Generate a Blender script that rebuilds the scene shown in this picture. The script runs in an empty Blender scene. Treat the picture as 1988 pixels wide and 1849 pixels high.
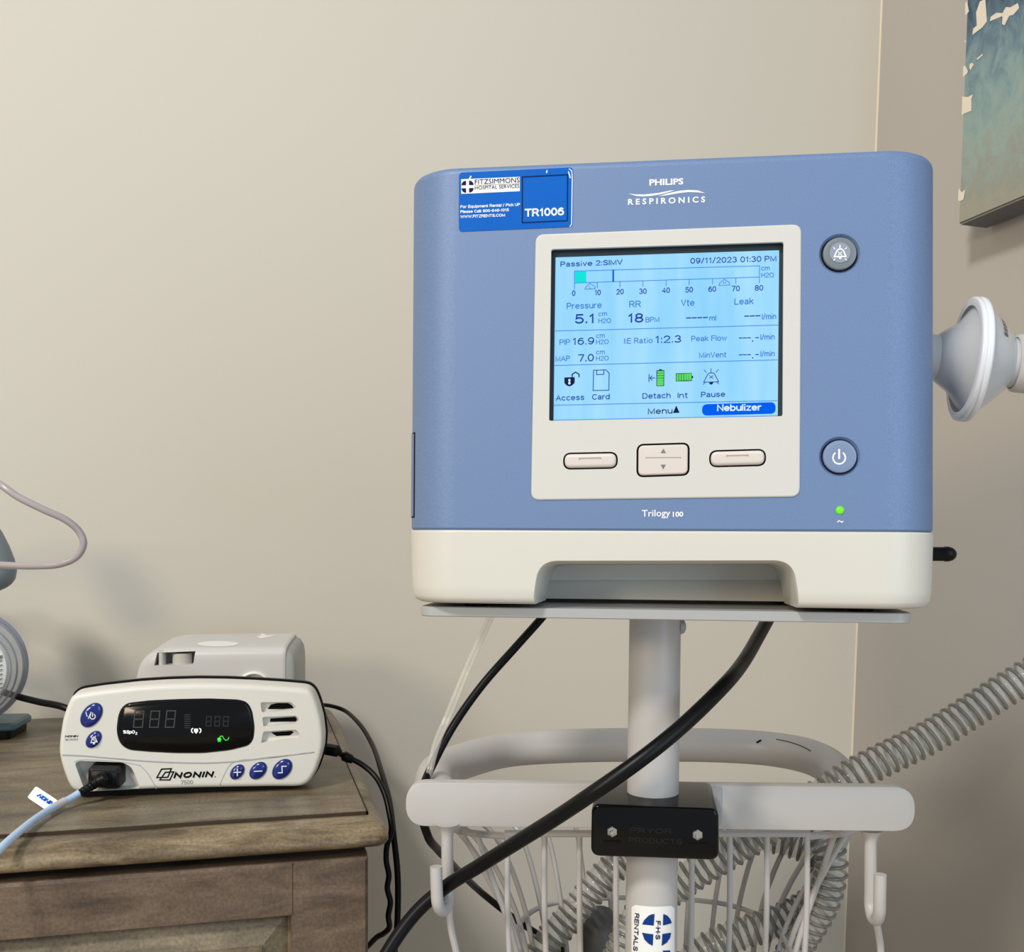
import bpy, bmesh, math, random
from mathutils import Vector, Matrix
random.seed(7)
S = bpy.context.scene
COL = S.collection
R_ = math.radians

# ------------------------------------------------------------------ camera
F_PX, CX, CY, W_PX = 2080.0, 994.0, 1020.0, 1988.0
YAW = R_(-14.0)
CAM_H = 1.12
CAM = Matrix.Translation((0, 0, CAM_H)) @ Matrix.Rotation(YAW, 4, 'Z')   # x right, y forward, z up
cam_data = bpy.data.cameras.new('camera')
cam_data.sensor_fit = 'HORIZONTAL'
cam_data.sensor_width = 36.0
cam_data.lens = F_PX / W_PX * 36.0
cam_data.shift_y = (CY - 924.5) / W_PX
cam_data.clip_start = 0.02
cam = bpy.data.objects.new('camera', cam_data)
COL.objects.link(cam)
cam.matrix_world = CAM @ Matrix.Rotation(R_(90), 4, 'X')
S.camera = cam

# ------------------------------------------------------------------ light and exposure
S.view_settings.view_transform = 'Standard'
S.view_settings.look = 'None'
S.view_settings.gamma = 1.0
S.view_settings.exposure = 0.10
S.view_settings.use_curve_mapping = False
world = bpy.data.worlds.new('room_ambience')
S.world = world
world.use_nodes = True
wb = world.node_tree.nodes['Background']
wb.inputs[0].default_value = (0.80, 0.92, 1.0, 1)
wb.inputs[1].default_value = 0.44


def area_light(name, loc, target, size, power, col, size_y=None, shape='DISK'):
    d = bpy.data.lights.new(name, 'AREA')
    d.shape = shape
    d.size = size
    if size_y:
        d.size_y = size_y
    d.energy = power
    d.color = col
    o = bpy.data.objects.new(name, d)
    COL.objects.link(o)
    o.location = loc
    o.rotation_euler = (Vector(target) - Vector(loc)).to_track_quat('-Z', 'Y').to_euler()
    return o


area_light('ceiling_lamp', (-2.20, -1.70, 4.25), (0.2, 0.8, 1.0), 0.70, 122.0, (1.0, 0.97, 0.91))
area_light('side_lamp', (-2.55, -1.35, 2.12), (0.15, 0.9, 0.95), 0.70, 34.0, (1.0, 0.82, 0.58))
area_light('window_daylight', (0.80, -0.75, 1.35), (0.0, 0.35, 1.15), 0.9, 8.5, (0.62, 0.82, 1.0), 1.1, 'RECTANGLE')


# ------------------------------------------------------------------ materials
def srgb(r, g, b):
    def f(c):
        c /= 255.0
        return c / 12.92 if c <= 0.04045 else ((c + 0.055) / 1.055) ** 2.4
    return (f(r), f(g), f(b), 1.0)


def mat(name, col, rough=0.5, metal=0.0, bump=0.0, bscale=800.0, var=0.0, vscale=6.0, emit=None, estr=0.0,
        alpha=1.0, spec=0.5, trans=0.0, coat=0.0, sss=0.0):
    m = bpy.data.materials.new(name)
    m.use_nodes = True
    nt = m.node_tree
    p = nt.nodes['Principled BSDF']
    p.inputs['Base Color'].default_value = col
    p.inputs['Roughness'].default_value = rough
    p.inputs['Metallic'].default_value = metal
    p.inputs['Specular IOR Level'].default_value = spec
    p.inputs['Alpha'].default_value = alpha
    p.inputs['Transmission Weight'].default_value = trans
    p.inputs['Coat Weight'].default_value = coat
    p.inputs['Coat Roughness'].default_value = 0.08
    if emit:
        p.inputs['Emission Color'].default_value = emit
        p.inputs['Emission Strength'].default_value = estr
    tc = nt.nodes.new('ShaderNodeTexCoord')
    if var > 0:
        n = nt.nodes.new('ShaderNodeTexNoise')
        n.inputs['Scale'].default_value = vscale
        n.inputs['Detail'].default_value = 4
        nt.links.new(tc.outputs['Object'], n.inputs['Vector'])
        mx = nt.nodes.new('ShaderNodeMix')
        mx.data_type = 'RGBA'
        mx.inputs['A'].default_value = tuple(c * (1 - var) for c in col[:3]) + (1,)
        mx.inputs['B'].default_value = tuple(min(1, c * (1 + var)) for c in col[:3]) + (1,)
        nt.links.new(n.outputs['Fac'], mx.inputs['Factor'])
        nt.links.new(mx.outputs['Result'], p.inputs['Base Color'])
    if bump > 0:
        n = nt.nodes.new('ShaderNodeTexNoise')
        n.inputs['Scale'].default_value = bscale
        n.inputs['Detail'].default_value = 2
        nt.links.new(tc.outputs['Object'], n.inputs['Vector'])
        b = nt.nodes.new('ShaderNodeBump')
        b.inputs['Strength'].default_value = bump
        b.inputs['Distance'].default_value = 0.001
        nt.links.new(n.outputs['Fac'], b.inputs['Height'])
        nt.links.new(b.outputs['Normal'], p.inputs['Normal'])
    return m


M = {}
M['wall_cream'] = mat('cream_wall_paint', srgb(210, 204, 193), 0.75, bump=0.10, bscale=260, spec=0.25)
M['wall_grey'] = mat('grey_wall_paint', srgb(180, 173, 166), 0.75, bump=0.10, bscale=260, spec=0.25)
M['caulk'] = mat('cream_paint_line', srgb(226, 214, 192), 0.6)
M['floor'] = mat('floor_vinyl', srgb(186, 172, 152), 0.5, var=0.08, vscale=14)
M['white'] = mat('white_plastic', srgb(210, 206, 197), 0.38, bump=0.04, bscale=1800)
M['bezel'] = mat('bezel_plastic', srgb(206, 203, 198), 0.42, bump=0.03, bscale=2200)
M['button'] = mat('button_rubber', srgb(212, 202, 196), 0.45)
M['stand'] = mat('stand_enamel', srgb(187, 183, 181), 0.38, bump=0.02, bscale=900)
M['tray'] = mat('tray_enamel', srgb(168, 168, 168), 0.4, bump=0.02, bscale=900)
M['black'] = mat('black_rubber', srgb(9, 9, 11), 0.38, spec=0.22)
M['black_gloss'] = mat('black_gloss_plastic', srgb(4, 4, 6), 0.14, spec=0.28)
M['dark'] = mat('dark_recess', srgb(10, 10, 12), 0.8, spec=0.1)
M['frame_dark'] = mat('screen_frame_dark', srgb(44, 56, 64), 0.35)
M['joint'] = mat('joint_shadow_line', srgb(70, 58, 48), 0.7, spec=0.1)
M['seam'] = mat('seam_grey', srgb(86, 88, 98), 0.7, spec=0.1)
M['ink_white'] = mat('white_print', srgb(240, 240, 238), 0.5)
M['ink_black'] = mat('black_print', srgb(8, 8, 12), 0.6, spec=0.15)
M['ink_grey'] = mat('grey_print', srgb(120, 118, 116), 0.6)
M['ink_navy'] = mat('navy_print', srgb(12, 20, 62), 0.6, spec=0.12)
M['ink_blue'] = mat('blue_print', srgb(14, 56, 128), 0.6, spec=0.15)
M['label_blue'] = mat('blue_label', srgb(0, 93, 188), 0.5, var=0.06, vscale=60, spec=0.12)
M['label_white'] = mat('white_label', srgb(238, 237, 234), 0.4)
M['bluebtn'] = mat('blue_button', srgb(10, 36, 118), 0.18, coat=0.4)
M['steel'] = mat('steel', srgb(215, 215, 212), 0.22, metal=1.0)
M['led_green'] = mat('green_led', srgb(80, 180, 20), 0.2, emit=srgb(120, 225, 20), estr=0.55)
M['glow_green'] = mat('green_indicator', srgb(30, 160, 40), 0.4, emit=srgb(70, 220, 60), estr=0.8)
M['glow_white'] = mat('white_indicator', srgb(230, 230, 230), 0.4, emit=srgb(235, 235, 235), estr=0.5)
M['segment'] = mat('unlit_segment', srgb(66, 66, 64), 0.5)
M['segment_dim'] = mat('unlit_segment_dim', srgb(46, 41, 40), 0.5)
M['btn_grey'] = mat('grey_button', srgb(140, 150, 166), 0.4)
M['btn_grey_dark'] = mat('grey_button_ring', srgb(116, 122, 130), 0.35)
M['btn_blue'] = mat('blue_grey_button', srgb(120, 138, 172), 0.4)
M['txt_dark'] = mat('screen_ink_dark', (0, 0, 0, 1), 0.6, emit=srgb(30, 64, 150), estr=1.0, spec=0)
M['txt_mid'] = mat('screen_ink_mid', (0, 0, 0, 1), 0.6, emit=srgb(58, 120, 196), estr=1.0, spec=0)
M['txt_line'] = mat('screen_ink_line', (0, 0, 0, 1), 0.6, emit=srgb(38, 118, 214), estr=1.0, spec=0)
M['txt_black'] = mat('screen_ink_black', (0, 0, 0, 1), 0.6, emit=srgb(26, 36, 72), estr=1.0, spec=0)
M['scr_teal'] = mat('screen_teal', (0, 0, 0, 1), 0.6, emit=srgb(20, 222, 214), estr=1.0, spec=0)
M['scr_blue'] = mat('screen_blue', (0, 0, 0, 1), 0.6, emit=srgb(4, 92, 232), estr=1.0, spec=0)
M['scr_green'] = mat('screen_green', (0, 0, 0, 1), 0.6, emit=srgb(92, 222, 96), estr=1.0, spec=0)
M['scr_white'] = mat('screen_white', (0, 0, 0, 1), 0.6, emit=srgb(214, 240, 255), estr=1.0, spec=0)
M['filter'] = mat('filter_plastic', srgb(222, 224, 228), 0.22, alpha=0.5, spec=0.6)
M['filter_rim'] = mat('filter_rim_plastic', srgb(232, 234, 238), 0.2, alpha=0.92)
M['hose_wall'] = mat('hose_wall', srgb(222, 219, 210), 0.14, alpha=0.36, spec=0.8)
M['hose_rib'] = mat('hose_rib', srgb(126, 124, 119), 0.22, alpha=0.9, spec=0.7)
M['hose_cuff'] = mat('hose_cuff', srgb(196, 192, 190), 0.4)
M['grey_cuff'] = mat('grey_rubber_cuff', srgb(92, 92, 90), 0.5)
M['clear_tube'] = mat('clear_tube', srgb(226, 222, 208), 0.1, alpha=0.28, spec=0.8)
M['clear'] = mat('clear_plastic', srgb(206, 212, 214), 0.1, alpha=0.34, spec=0.8)
M['clear_rim'] = mat('clear_plastic_rim', srgb(150, 152, 170), 0.15, alpha=0.75, spec=0.8)
M['mauve_tube'] = mat('mauve_tube', srgb(176, 164, 166), 0.25, alpha=0.9, spec=0.6)
M['grey_hood'] = mat('grey_hood', srgb(122, 130, 134), 0.4)
M['teal'] = mat('teal_foot', srgb(88, 118, 128), 0.35)
M['pump_white'] = mat('compressor_plastic', srgb(205, 202, 200), 0.35, bump=0.02, bscale=900)
M['pump_grey'] = mat('compressor_side', srgb(168, 172, 168), 0.5)
M['knob'] = mat('compressor_knob', srgb(196, 192, 182), 0.4)
M['oxi_white'] = mat('monitor_plastic', srgb(220, 216, 207), 0.42, bump=0.03, bscale=1500)
M['oxi_grey'] = mat('monitor_back', srgb(176, 176, 178), 0.5)
M['sensor_blue'] = mat('sensor_cable', srgb(186, 208, 236), 0.4)
M['bottle_grey'] = mat('suction_body', srgb(150, 152, 154), 0.45)


def wood(name, c1, c2, c3, rough, scale=(5.0, 20.0, 20.0)):
    m = bpy.data.materials.new(name)
    m.use_nodes = True
    nt = m.node_tree
    p = nt.nodes['Principled BSDF']
    p.inputs['Roughness'].default_value = rough
    tc = nt.nodes.new('ShaderNodeTexCoord')
    mp = nt.nodes.new('ShaderNodeMapping')
    mp.inputs['Scale'].default_value = scale
    nt.links.new(tc.outputs['Object'], mp.inputs['Vector'])
    n1 = nt.nodes.new('ShaderNodeTexNoise')
    n1.inputs['Scale'].default_value = 2.2
    n1.inputs['Detail'].default_value = 8
    n1.inputs['Roughness'].default_value = 0.62
    n1.inputs['Distortion'].default_value = 0.6
    nt.links.new(mp.outputs[0], n1.inputs['Vector'])
    n2 = nt.nodes.new('ShaderNodeTexNoise')
    n2.inputs['Scale'].default_value = 420
    n2.inputs['Detail'].default_value = 3
    nt.links.new(tc.outputs['Object'], n2.inputs['Vector'])
    ramp = nt.nodes.new('ShaderNodeValToRGB')
    e = ramp.color_ramp.elements
    e[0].position, e[0].color = 0.30, c1
    e[1].position, e[1].color = 0.72, c3
    k = e.new(0.5)
    k.color = c2
    nt.links.new(n1.outputs['Fac'], ramp.inputs['Fac'])
    mx = nt.nodes.new('ShaderNodeMix')
    mx.data_type = 'RGBA'
    mx.blend_type = 'OVERLAY'
    mx.inputs['Factor'].default_value = 0.6
    n3 = nt.nodes.new('ShaderNodeTexNoise')
    n3.inputs['Scale'].default_value = 16
    n3.inputs['Detail'].default_value = 5
    nt.links.new(tc.outputs['Object'], n3.inputs['Vector'])
    m3 = nt.nodes.new('ShaderNodeMix')
    m3.data_type = 'RGBA'
    m3.blend_type = 'SOFT_LIGHT'
    m3.inputs['Factor'].default_value = 0.8
    nt.links.new(ramp.outputs['Color'], m3.inputs['A'])
    nt.links.new(n3.outputs['Fac'], m3.inputs['B'])
    nt.links.new(m3.outputs['Result'], mx.inputs['A'])
    nt.links.new(n2.outputs['Fac'], mx.inputs['B'])
    nt.links.new(mx.outputs['Result'], p.inputs['Base Color'])
    b = nt.nodes.new('ShaderNodeBump')
    b.inputs['Strength'].default_value = 0.08
    b.inputs['Distance'].default_value = 0.002
    nt.links.new(n1.outputs['Fac'], b.inputs['Height'])
    nt.links.new(b.outputs['Normal'], p.inputs['Normal'])
    return m


M['wood_top'] = wood('greywash_wood_top', srgb(80, 70, 56), srgb(114, 101, 81), srgb(138, 123, 99), 0.38)
M['wood_edge'] = wood('worn_wood_moulding', srgb(62, 50, 37), srgb(112, 95, 72), srgb(156, 138, 108), 0.30, (7.0, 26.0, 26.0))
M['wood_front'] = wood('brown_wood_front', srgb(62, 49, 39), srgb(96, 79, 65), srgb(122, 103, 86), 0.46)


def blue_paint():
    m = mat('metallic_blue_paint', srgb(112, 140, 190), 0.50, metal=0.12)
    nt = m.node_tree
    p = nt.nodes['Principled BSDF']
    tc = nt.nodes.new('ShaderNodeTexCoord')
    n = nt.nodes.new('ShaderNodeTexNoise')
    n.inputs['Scale'].default_value = 2600
    n.inputs['Detail'].default_value = 1
    nt.links.new(tc.outputs['Object'], n.inputs['Vector'])
    rp = nt.nodes.new('ShaderNodeValToRGB')
    rp.color_ramp.elements[0].position = 0.35
    rp.color_ramp.elements[0].color = srgb(97, 121, 162)
    rp.color_ramp.elements[1].position = 0.75
    rp.color_ramp.elements[1].color = srgb(120, 142, 180)
    nt.links.new(n.outputs['Fac'], rp.inputs['Fac'])
    nt.links.new(rp.outputs['Color'], p.inputs['Base Color'])
    b = nt.nodes.new('ShaderNodeBump')
    b.inputs['Strength'].default_value = 0.14
    b.inputs['Distance'].default_value = 0.0004
    nt.links.new(n.outputs['Fac'], b.inputs['Height'])
    nt.links.new(b.outputs['Normal'], p.inputs['Normal'])
    return m


M['blue'] = blue_paint()


def screen_mat():
    m = mat('lit_screen', (0.01, 0.02, 0.03, 1), 0.25, spec=0.3)
    nt = m.node_tree
    p = nt.nodes['Principled BSDF']
    tc = nt.nodes.new('ShaderNodeTexCoord')
    mp = nt.nodes.new('ShaderNodeMapping')
    mp.inputs['Scale'].default_value = (70, 1, 9)
    nt.links.new(tc.outputs['Object'], mp.inputs['Vector'])
    n = nt.nodes.new('ShaderNodeTexNoise')
    n.inputs['Scale'].default_value = 1.0
    nt.links.new(mp.outputs[0], n.inputs['Vector'])
    rp = nt.nodes.new('ShaderNodeValToRGB')
    rp.color_ramp.elements[0].position = 0.3
    rp.color_ramp.elements[0].color = srgb(138, 206, 255)
    rp.color_ramp.elements[1].position = 0.75
    rp.color_ramp.elements[1].color = srgb(170, 222, 255)
    nt.links.new(n.outputs['Fac'], rp.inputs['Fac'])
    nt.links.new(rp.outputs['Color'], p.inputs['Emission Color'])
    p.inputs['Emission Strength'].default_value = 0.95
    return m


M['screen'] = screen_mat()


def painting_mat():
    m = mat('abstract_canvas', (0.3, 0.3, 0.3, 1), 0.65, bump=0.25, bscale=900)
    nt = m.node_tree
    p = nt.nodes['Principled BSDF']
    tc = nt.nodes.new('ShaderNodeTexCoord')
    mp = nt.nodes.new('ShaderNodeMapping')
    mp.inputs['Scale'].default_value = (1, 1.6, 1)
    nt.links.new(tc.outputs['Object'], mp.inputs['Vector'])
    n = nt.nodes.new('ShaderNodeTexNoise')
    n.inputs['Scale'].default_value = 30
    n.inputs['Detail'].default_value = 9
    n.inputs['Roughness'].default_value = 0.65
    n.inputs['Distortion'].default_value = 0.5
    nt.links.new(mp.outputs[0], n.inputs['Vector'])
    sep = nt.nodes.new('ShaderNodeSeparateXYZ')
    nt.links.new(tc.outputs['Object'], sep.inputs[0])
    # navy brush marks high on the canvas, sage and ochre washes lower down
    ad = nt.nodes.new('ShaderNodeMath')
    ad.operation = 'MULTIPLY_ADD'
    ad.inputs[1].default_value = -3.7
    ad.inputs[2].default_value = 1.02
    nt.links.new(sep.outputs['Z'], ad.inputs[0])
    a2 = nt.nodes.new('ShaderNodeMath')
    a2.operation = 'MULTIPLY_ADD'
    a2.inputs[1].default_value = 0.9
    nt.links.new(n.outputs['Fac'], a2.inputs[0])
    nt.links.new(ad.outputs[0], a2.inputs[2])
    a3 = nt.nodes.new('ShaderNodeMath')
    a3.operation = 'MULTIPLY'
    a3.inputs[1].default_value = 0.66
    nt.links.new(a2.outputs[0], a3.inputs[0])
    rp = nt.nodes.new('ShaderNodeValToRGB')
    e = rp.color_ramp.elements
    e[0].position, e[0].color = 0.32, srgb(58, 78, 98)
    e[1].position, e[1].color = 1.0, srgb(156, 152, 136)
    for pos, c in ((0.46, srgb(92, 116, 132)), (0.60, srgb(128, 152, 154)), (0.74, srgb(146, 164, 156)), (0.88, srgb(146, 149, 139))):
        k = e.new(pos)
        k.color = c
    nt.links.new(a3.outputs[0], rp.inputs['Fac'])
    nt.links.new(rp.outputs['Color'], p.inputs['Base Color'])
    return m


M['painting'] = painting_mat()
M['cream_paint'] = mat('cream_paint_patch', srgb(226, 214, 196), 0.6)
M['canvas_side'] = mat('shaded_canvas_grey', srgb(96, 96, 98), 0.7)


# ------------------------------------------------------------------ geometry helpers
def to_mesh(name, bm, m, smooth=35.0, recalc=True):
    me = bpy.data.meshes.new(name)
    if recalc:
        bmesh.ops.recalc_face_normals(bm, faces=bm.faces)
    bm.to_mesh(me)
    bm.free()
    for x in (m if isinstance(m, (list, tuple)) else [m]):
        me.materials.append(x)
    if smooth:
        me.polygons.foreach_set('use_smooth', [True] * len(me.polygons))
        me.set_sharp_from_angle(angle=R_(smooth))
    return me


def part(name, bm, m, parent, label=None, smooth=35.0, recalc=True):
    me = bm if isinstance(bm, bpy.types.Mesh) else to_mesh(name, bm, m, smooth, recalc)
    o = bpy.data.objects.new(name, me)
    COL.objects.link(o)
    o.parent = parent
    if me.get('cut'):
        o.modifiers.new('normals', 'WEIGHTED_NORMAL').keep_sharp = True
    if label:
        o['label'] = label
    return o


def thing(name, mw, label, cat, group=None):
    o = bpy.data.objects.new(name, None)
    o.empty_display_size = 0.02
    COL.objects.link(o)
    o.matrix_world = mw
    o['label'] = label
    o['category'] = cat
    if group:
        o['group'] = group
    return o


def solo(name, bm, m, label, cat, smooth=35.0, group=None):
    """a thing that is one mesh, authored in world space; origin moved to its base"""
    vs = [v.co.copy() for v in bm.verts]
    c = Vector((sum(v.x for v in vs) / len(vs), sum(v.y for v in vs) / len(vs), min(v.z for v in vs)))
    for v in bm.verts:
        v.co -= c
    o = part(name, bm, m, None, None, smooth)
    o.location = c
    o['label'] = label
    o['category'] = cat
    if group:
        o['group'] = group
    return o


def structure(name, bm, m, smooth=None):
    o = part(name, bm, m, None, None, smooth)
    o['kind'] = 'structure'
    return o


def box(bm, lo, hi):
    x0, y0, z0 = lo
    x1, y1, z1 = hi
    v = [bm.verts.new(p) for p in ((x0, y0, z0), (x1, y0, z0), (x1, y1, z0), (x0, y1, z0),
                                   (x0, y0, z1), (x1, y0, z1), (x1, y1, z1), (x0, y1, z1))]
    for f in ((0, 3, 2, 1), (4, 5, 6, 7), (0, 1, 5, 4), (1, 2, 6, 5), (2, 3, 7, 6), (3, 0, 4, 7)):
        bm.faces.new([v[i] for i in f])


def inset_outline(o, d):
    n = len(o)
    out = []
    area = sum(o[i][0] * o[(i + 1) % n][1] - o[(i + 1) % n][0] * o[i][1] for i in range(n))
    s = 1 if area > 0 else -1
    for i in range(n):
        p0, p, p1 = Vector(o[i - 1]), Vector(o[i]), Vector(o[(i + 1) % n])
        a = (p - p0)
        b = (p1 - p)
        if a.length < 1e-9:
            a = b
        if b.length < 1e-9:
            b = a
        a = a.normalized()
        b = b.normalized()
        na = Vector((-a.y, a.x)) * s
        nb = Vector((-b.y, b.x)) * s
        nn = na + nb
        if nn.length < 1e-6:
            nn = na
        nn = nn.normalized()
        k = d / max(0.5, nn.dot(na))
        out.append((p.x + nn.x * k, p.y + nn.y * k))
    return out


def loft(bm, outline, rings, fn, cap0=True, cap1=True):
    """rings: (height, inset); fn(u, v, h) -> point"""
    prev = None
    first = None
    n = len(outline)
    for h, ins in rings:
        o = inset_outline(outline, ins) if ins else outline
        cur = [bm.verts.new(fn(u, v, h)) for u, v in o]
        if prev:
            for i in range(n):
                bm.faces.new((prev[i], prev[(i + 1) % n], cur[(i + 1) % n], cur[i]))
        else:
            first = cur
        prev = cur
    if cap0:
        bm.faces.new(first[::-1])
    if cap1:
        bm.faces.new(prev)


XY = lambda u, v, h: Vector((u, v, h))          # outline in plan, height up
XZ = lambda u, v, h: Vector((u, h, v))          # outline in a front face, height = local y


def rrect(x0, y0, x1, y1, r, n=8):
    pts = []
    rs = r if isinstance(r, (list, tuple)) else [r] * 4
    for (cx, cy, a0, rr) in ((x1, y1, 0, rs[2]), (x0, y1, 90, rs[3]), (x0, y0, 180, rs[0]), (x1, y0, 270, rs[1])):
        sx = -1 if cx == x1 else 1
        sy = -1 if cy == y1 else 1
        for i in range(n + 1):
            a = R_(a0 + 90 * i / n)
            pts.append((cx + sx * rr + rr * math.cos(a), cy + sy * rr + rr * math.sin(a)))
    return pts


def round_poly(pts, r, n=6):
    out = []
    k = len(pts)
    rs = r if isinstance(r, (list, tuple)) else [r] * k
    for i in range(k):
        p0, p, p1 = Vector(pts[i - 1]), Vector(pts[i]), Vector(pts[(i + 1) % k])
        a = (p0 - p)
        b = (p1 - p)
        d = min(rs[i], a.length * 0.49, b.length * 0.49)
        if d < 1e-6:
            out.append((p.x, p.y))
            continue
        A = p + a.normalized() * d
        B = p + b.normalized() * d
        for j in range(n + 1):
            t = j / n
            q = A * (1 - t) ** 2 + p * 2 * t * (1 - t) + B * t * t
            out.append((q.x, q.y))
    return out


def tidy(o, tol):
    out = []
    for p in o:
        if not out or math.hypot(p[0] - out[-1][0], p[1] - out[-1][1]) > tol:
            out.append(p)
    while math.hypot(out[0][0] - out[-1][0], out[0][1] - out[-1][1]) < tol:
        out.pop()
    return out


def even(o, step):
    """closed outline resampled at an even step and lightly smoothed"""
    pts = [Vector((a, b, 0)) for a, b in o] + [Vector((o[0][0], o[0][1], 0))]
    r = resample(pts, step)
    if (r[0] - r[-1]).length < step * 0.6:
        r.pop()
    n = len(r)
    q = [(r[i - 1] + r[i] * 2 + r[(i + 1) % n]) / 4 for i in range(n)]
    return [(p.x, p.y) for p in q]


def ell(cx, cy, rx, ry, n=32, shear=0.0):
    return [(cx + rx * math.cos(2 * math.pi * i / n) + shear * ry * math.sin(2 * math.pi * i / n),
             cy + ry * math.sin(2 * math.pi * i / n)) for i in range(n)]


def spline(pts, n=10):
    pts = [Vector(p) for p in pts]
    P = [pts[0] * 2 - pts[1]] + pts + [pts[-1] * 2 - pts[-2]]
    out = []
    for i in range(1, len(P) - 2):
        p0, p1, p2, p3 = P[i - 1], P[i], P[i + 1], P[i + 2]
        t1 = max(1e-6, (p1 - p0).length ** 0.5)
        t2 = t1 + max(1e-6, (p2 - p1).length ** 0.5)
        t3 = t2 + max(1e-6, (p3 - p2).length ** 0.5)
        for j in range(n):
            t = t1 + (t2 - t1) * j / n
            A1 = p0 * ((t1 - t) / t1) + p1 * (t / t1)
            A2 = p1 * ((t2 - t) / (t2 - t1)) + p2 * ((t - t1) / (t2 - t1))
            A3 = p2 * ((t3 - t) / (t3 - t2)) + p3 * ((t - t2) / (t3 - t2))
            B1 = A1 * ((t2 - t) / t2) + A2 * (t / t2)
            B2 = A2 * ((t3 - t) / (t3 - t1)) + A3 * ((t - t1) / (t3 - t1))
            out.append(B1 * ((t2 - t) / (t2 - t1)) + B2 * ((t - t1) / (t2 - t1)))
    out.append(pts[-1])
    return out


def resample(pts, step):
    out = [pts[0].copy()]
    acc = 0.0
    for a, b in zip(pts, pts[1:]):
        L = (b - a).length
        if L < 1e-9:
            continue
        while acc + L >= step:
            t = (step - acc) / L
            a = a.lerp(b, t)
            out.append(a.copy())
            L = (b - a).length
            acc = 0.0
            if L < 1e-9:
                break
        acc += L
    return out


def frames(pts):
    T = []
    n = len(pts)
    for i in range(n):
        T.append((pts[min(n - 1, i + 1)] - pts[max(0, i - 1)]).normalized())
    up = Vector((0, 0, 1)) if abs(T[0].z) < 0.9 else Vector((1, 0, 0))
    N = [(up - T[0] * up.dot(T[0])).normalized()]
    for i in range(1, n):
        v = N[-1] - T[i] * N[-1].dot(T[i])
        N.append(v.normalized())
    return T, N, [T[i].cross(N[i]) for i in range(n)]


def sweep(bm, pts, r, seg=12, cap=True):
    pts = [Vector(p) for p in pts]
    T, N, B = frames(pts)
    prev = None
    for i, p in enumerate(pts):
        rr = r(i) if callable(r) else r
        cur = [bm.verts.new(p + (N[i] * math.cos(2 * math.pi * k / seg) + B[i] * math.sin(2 * math.pi * k / seg)) * rr)
               for k in range(seg)]
        if prev:
            for k in range(seg):
                bm.faces.new((prev[k], prev[(k + 1) % seg], cur[(k + 1) % seg], cur[k]))
        elif cap:
            bm.faces.new(cur[::-1])
        prev = cur
    if cap:
        bm.faces.new(prev)


def lathe(bm, prof, mw, seg=48, closed=False):
    """prof: (axial, radius) about local x of mw"""
    rings = []
    for a, r in prof:
        rings.append([bm.verts.new(mw @ Vector((a, r * math.cos(2 * math.pi * k / seg), r * math.sin(2 * math.pi * k / seg))))
                      for k in range(seg)])
    for A, B in zip(rings, rings[1:]):
        for k in range(seg):
            bm.faces.new((A[k], A[(k + 1) % seg], B[(k + 1) % seg], B[k]))
    if not closed:
        bm.faces.new(rings[0][::-1])
        bm.faces.new(rings[-1])


SOLVER = 'EXACT'


def boolean(me, cutters, name, m, smooth=35.0):
    tmp = bpy.data.objects.new('tmp', me)
    COL.objects.link(tmp)
    cos = []
    for c in cutters:
        o = bpy.data.objects.new('cut', c)
        COL.objects.link(o)
        md = tmp.modifiers.new('b', 'BOOLEAN')
        md.operation = 'DIFFERENCE'
        md.solver = SOLVER
        md.object = o
        cos.append(o)
    bpy.context.view_layer.update()
    res = bpy.data.meshes.new_from_object(tmp.evaluated_get(bpy.context.evaluated_depsgraph_get()))
    res.name = name
    res['cut'] = 1
    for o in cos + [tmp]:
        bpy.data.objects.remove(o)
    res.materials.clear()
    for x in (m if isinstance(m, (list, tuple)) else [m]):
        res.materials.append(x)
    res.polygons.foreach_set('material_index', [0] * len(res.polygons))
    res.polygons.foreach_set('use_smooth', [True] * len(res.polygons))
    res.set_sharp_from_angle(angle=R_(smooth))
    return res


def P(px, py, d):
    """the point in the room seen at this place of the photo, d metres in front of the camera"""
    return CAM @ Vector(((px - CX) * d / F_PX, d, (CY - py) * d / F_PX))


class Frame:
    def __init__(s, mw):
        s.m = mw
        s.i = mw.inverted()

    def px(s, x, y, h=0.0):
        o = s.i @ CAM.translation
        q = s.i @ P(x, y, 1.0)
        d = q - o
        t = (h - o.y) / d.y
        r = o + d * t
        return r

    def xz(s, x, y, h=0.0):
        r = s.px(x, y, h)
        return (r.x, r.z)

    def at(s, h):
        return lambda x, y: s.px(x, y, h)


# --- flat printing
_txt = {}


def text_mesh(s, bold=0.0):
    k = (s, bold)
    if k in _txt:
        return _txt[k]
    c = bpy.data.curves.new('t', 'FONT')
    c.body = s
    c.size = 1.0
    c.offset = bold
    c.resolution_u = 3
    o = bpy.data.objects.new('t', c)
    COL.objects.link(o)
    bpy.context.view_layer.update()
    me = bpy.data.meshes.new_from_object(o.evaluated_get(bpy.context.evaluated_depsgraph_get()))
    vs = [v.co.copy() for v in me.vertices]
    fs = [tuple(p.vertices) for p in me.polygons]
    bpy.data.objects.remove(o)
    bpy.data.curves.remove(c)
    bpy.data.meshes.remove(me)
    _txt[k] = (vs, fs)
    return _txt[k]


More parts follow.
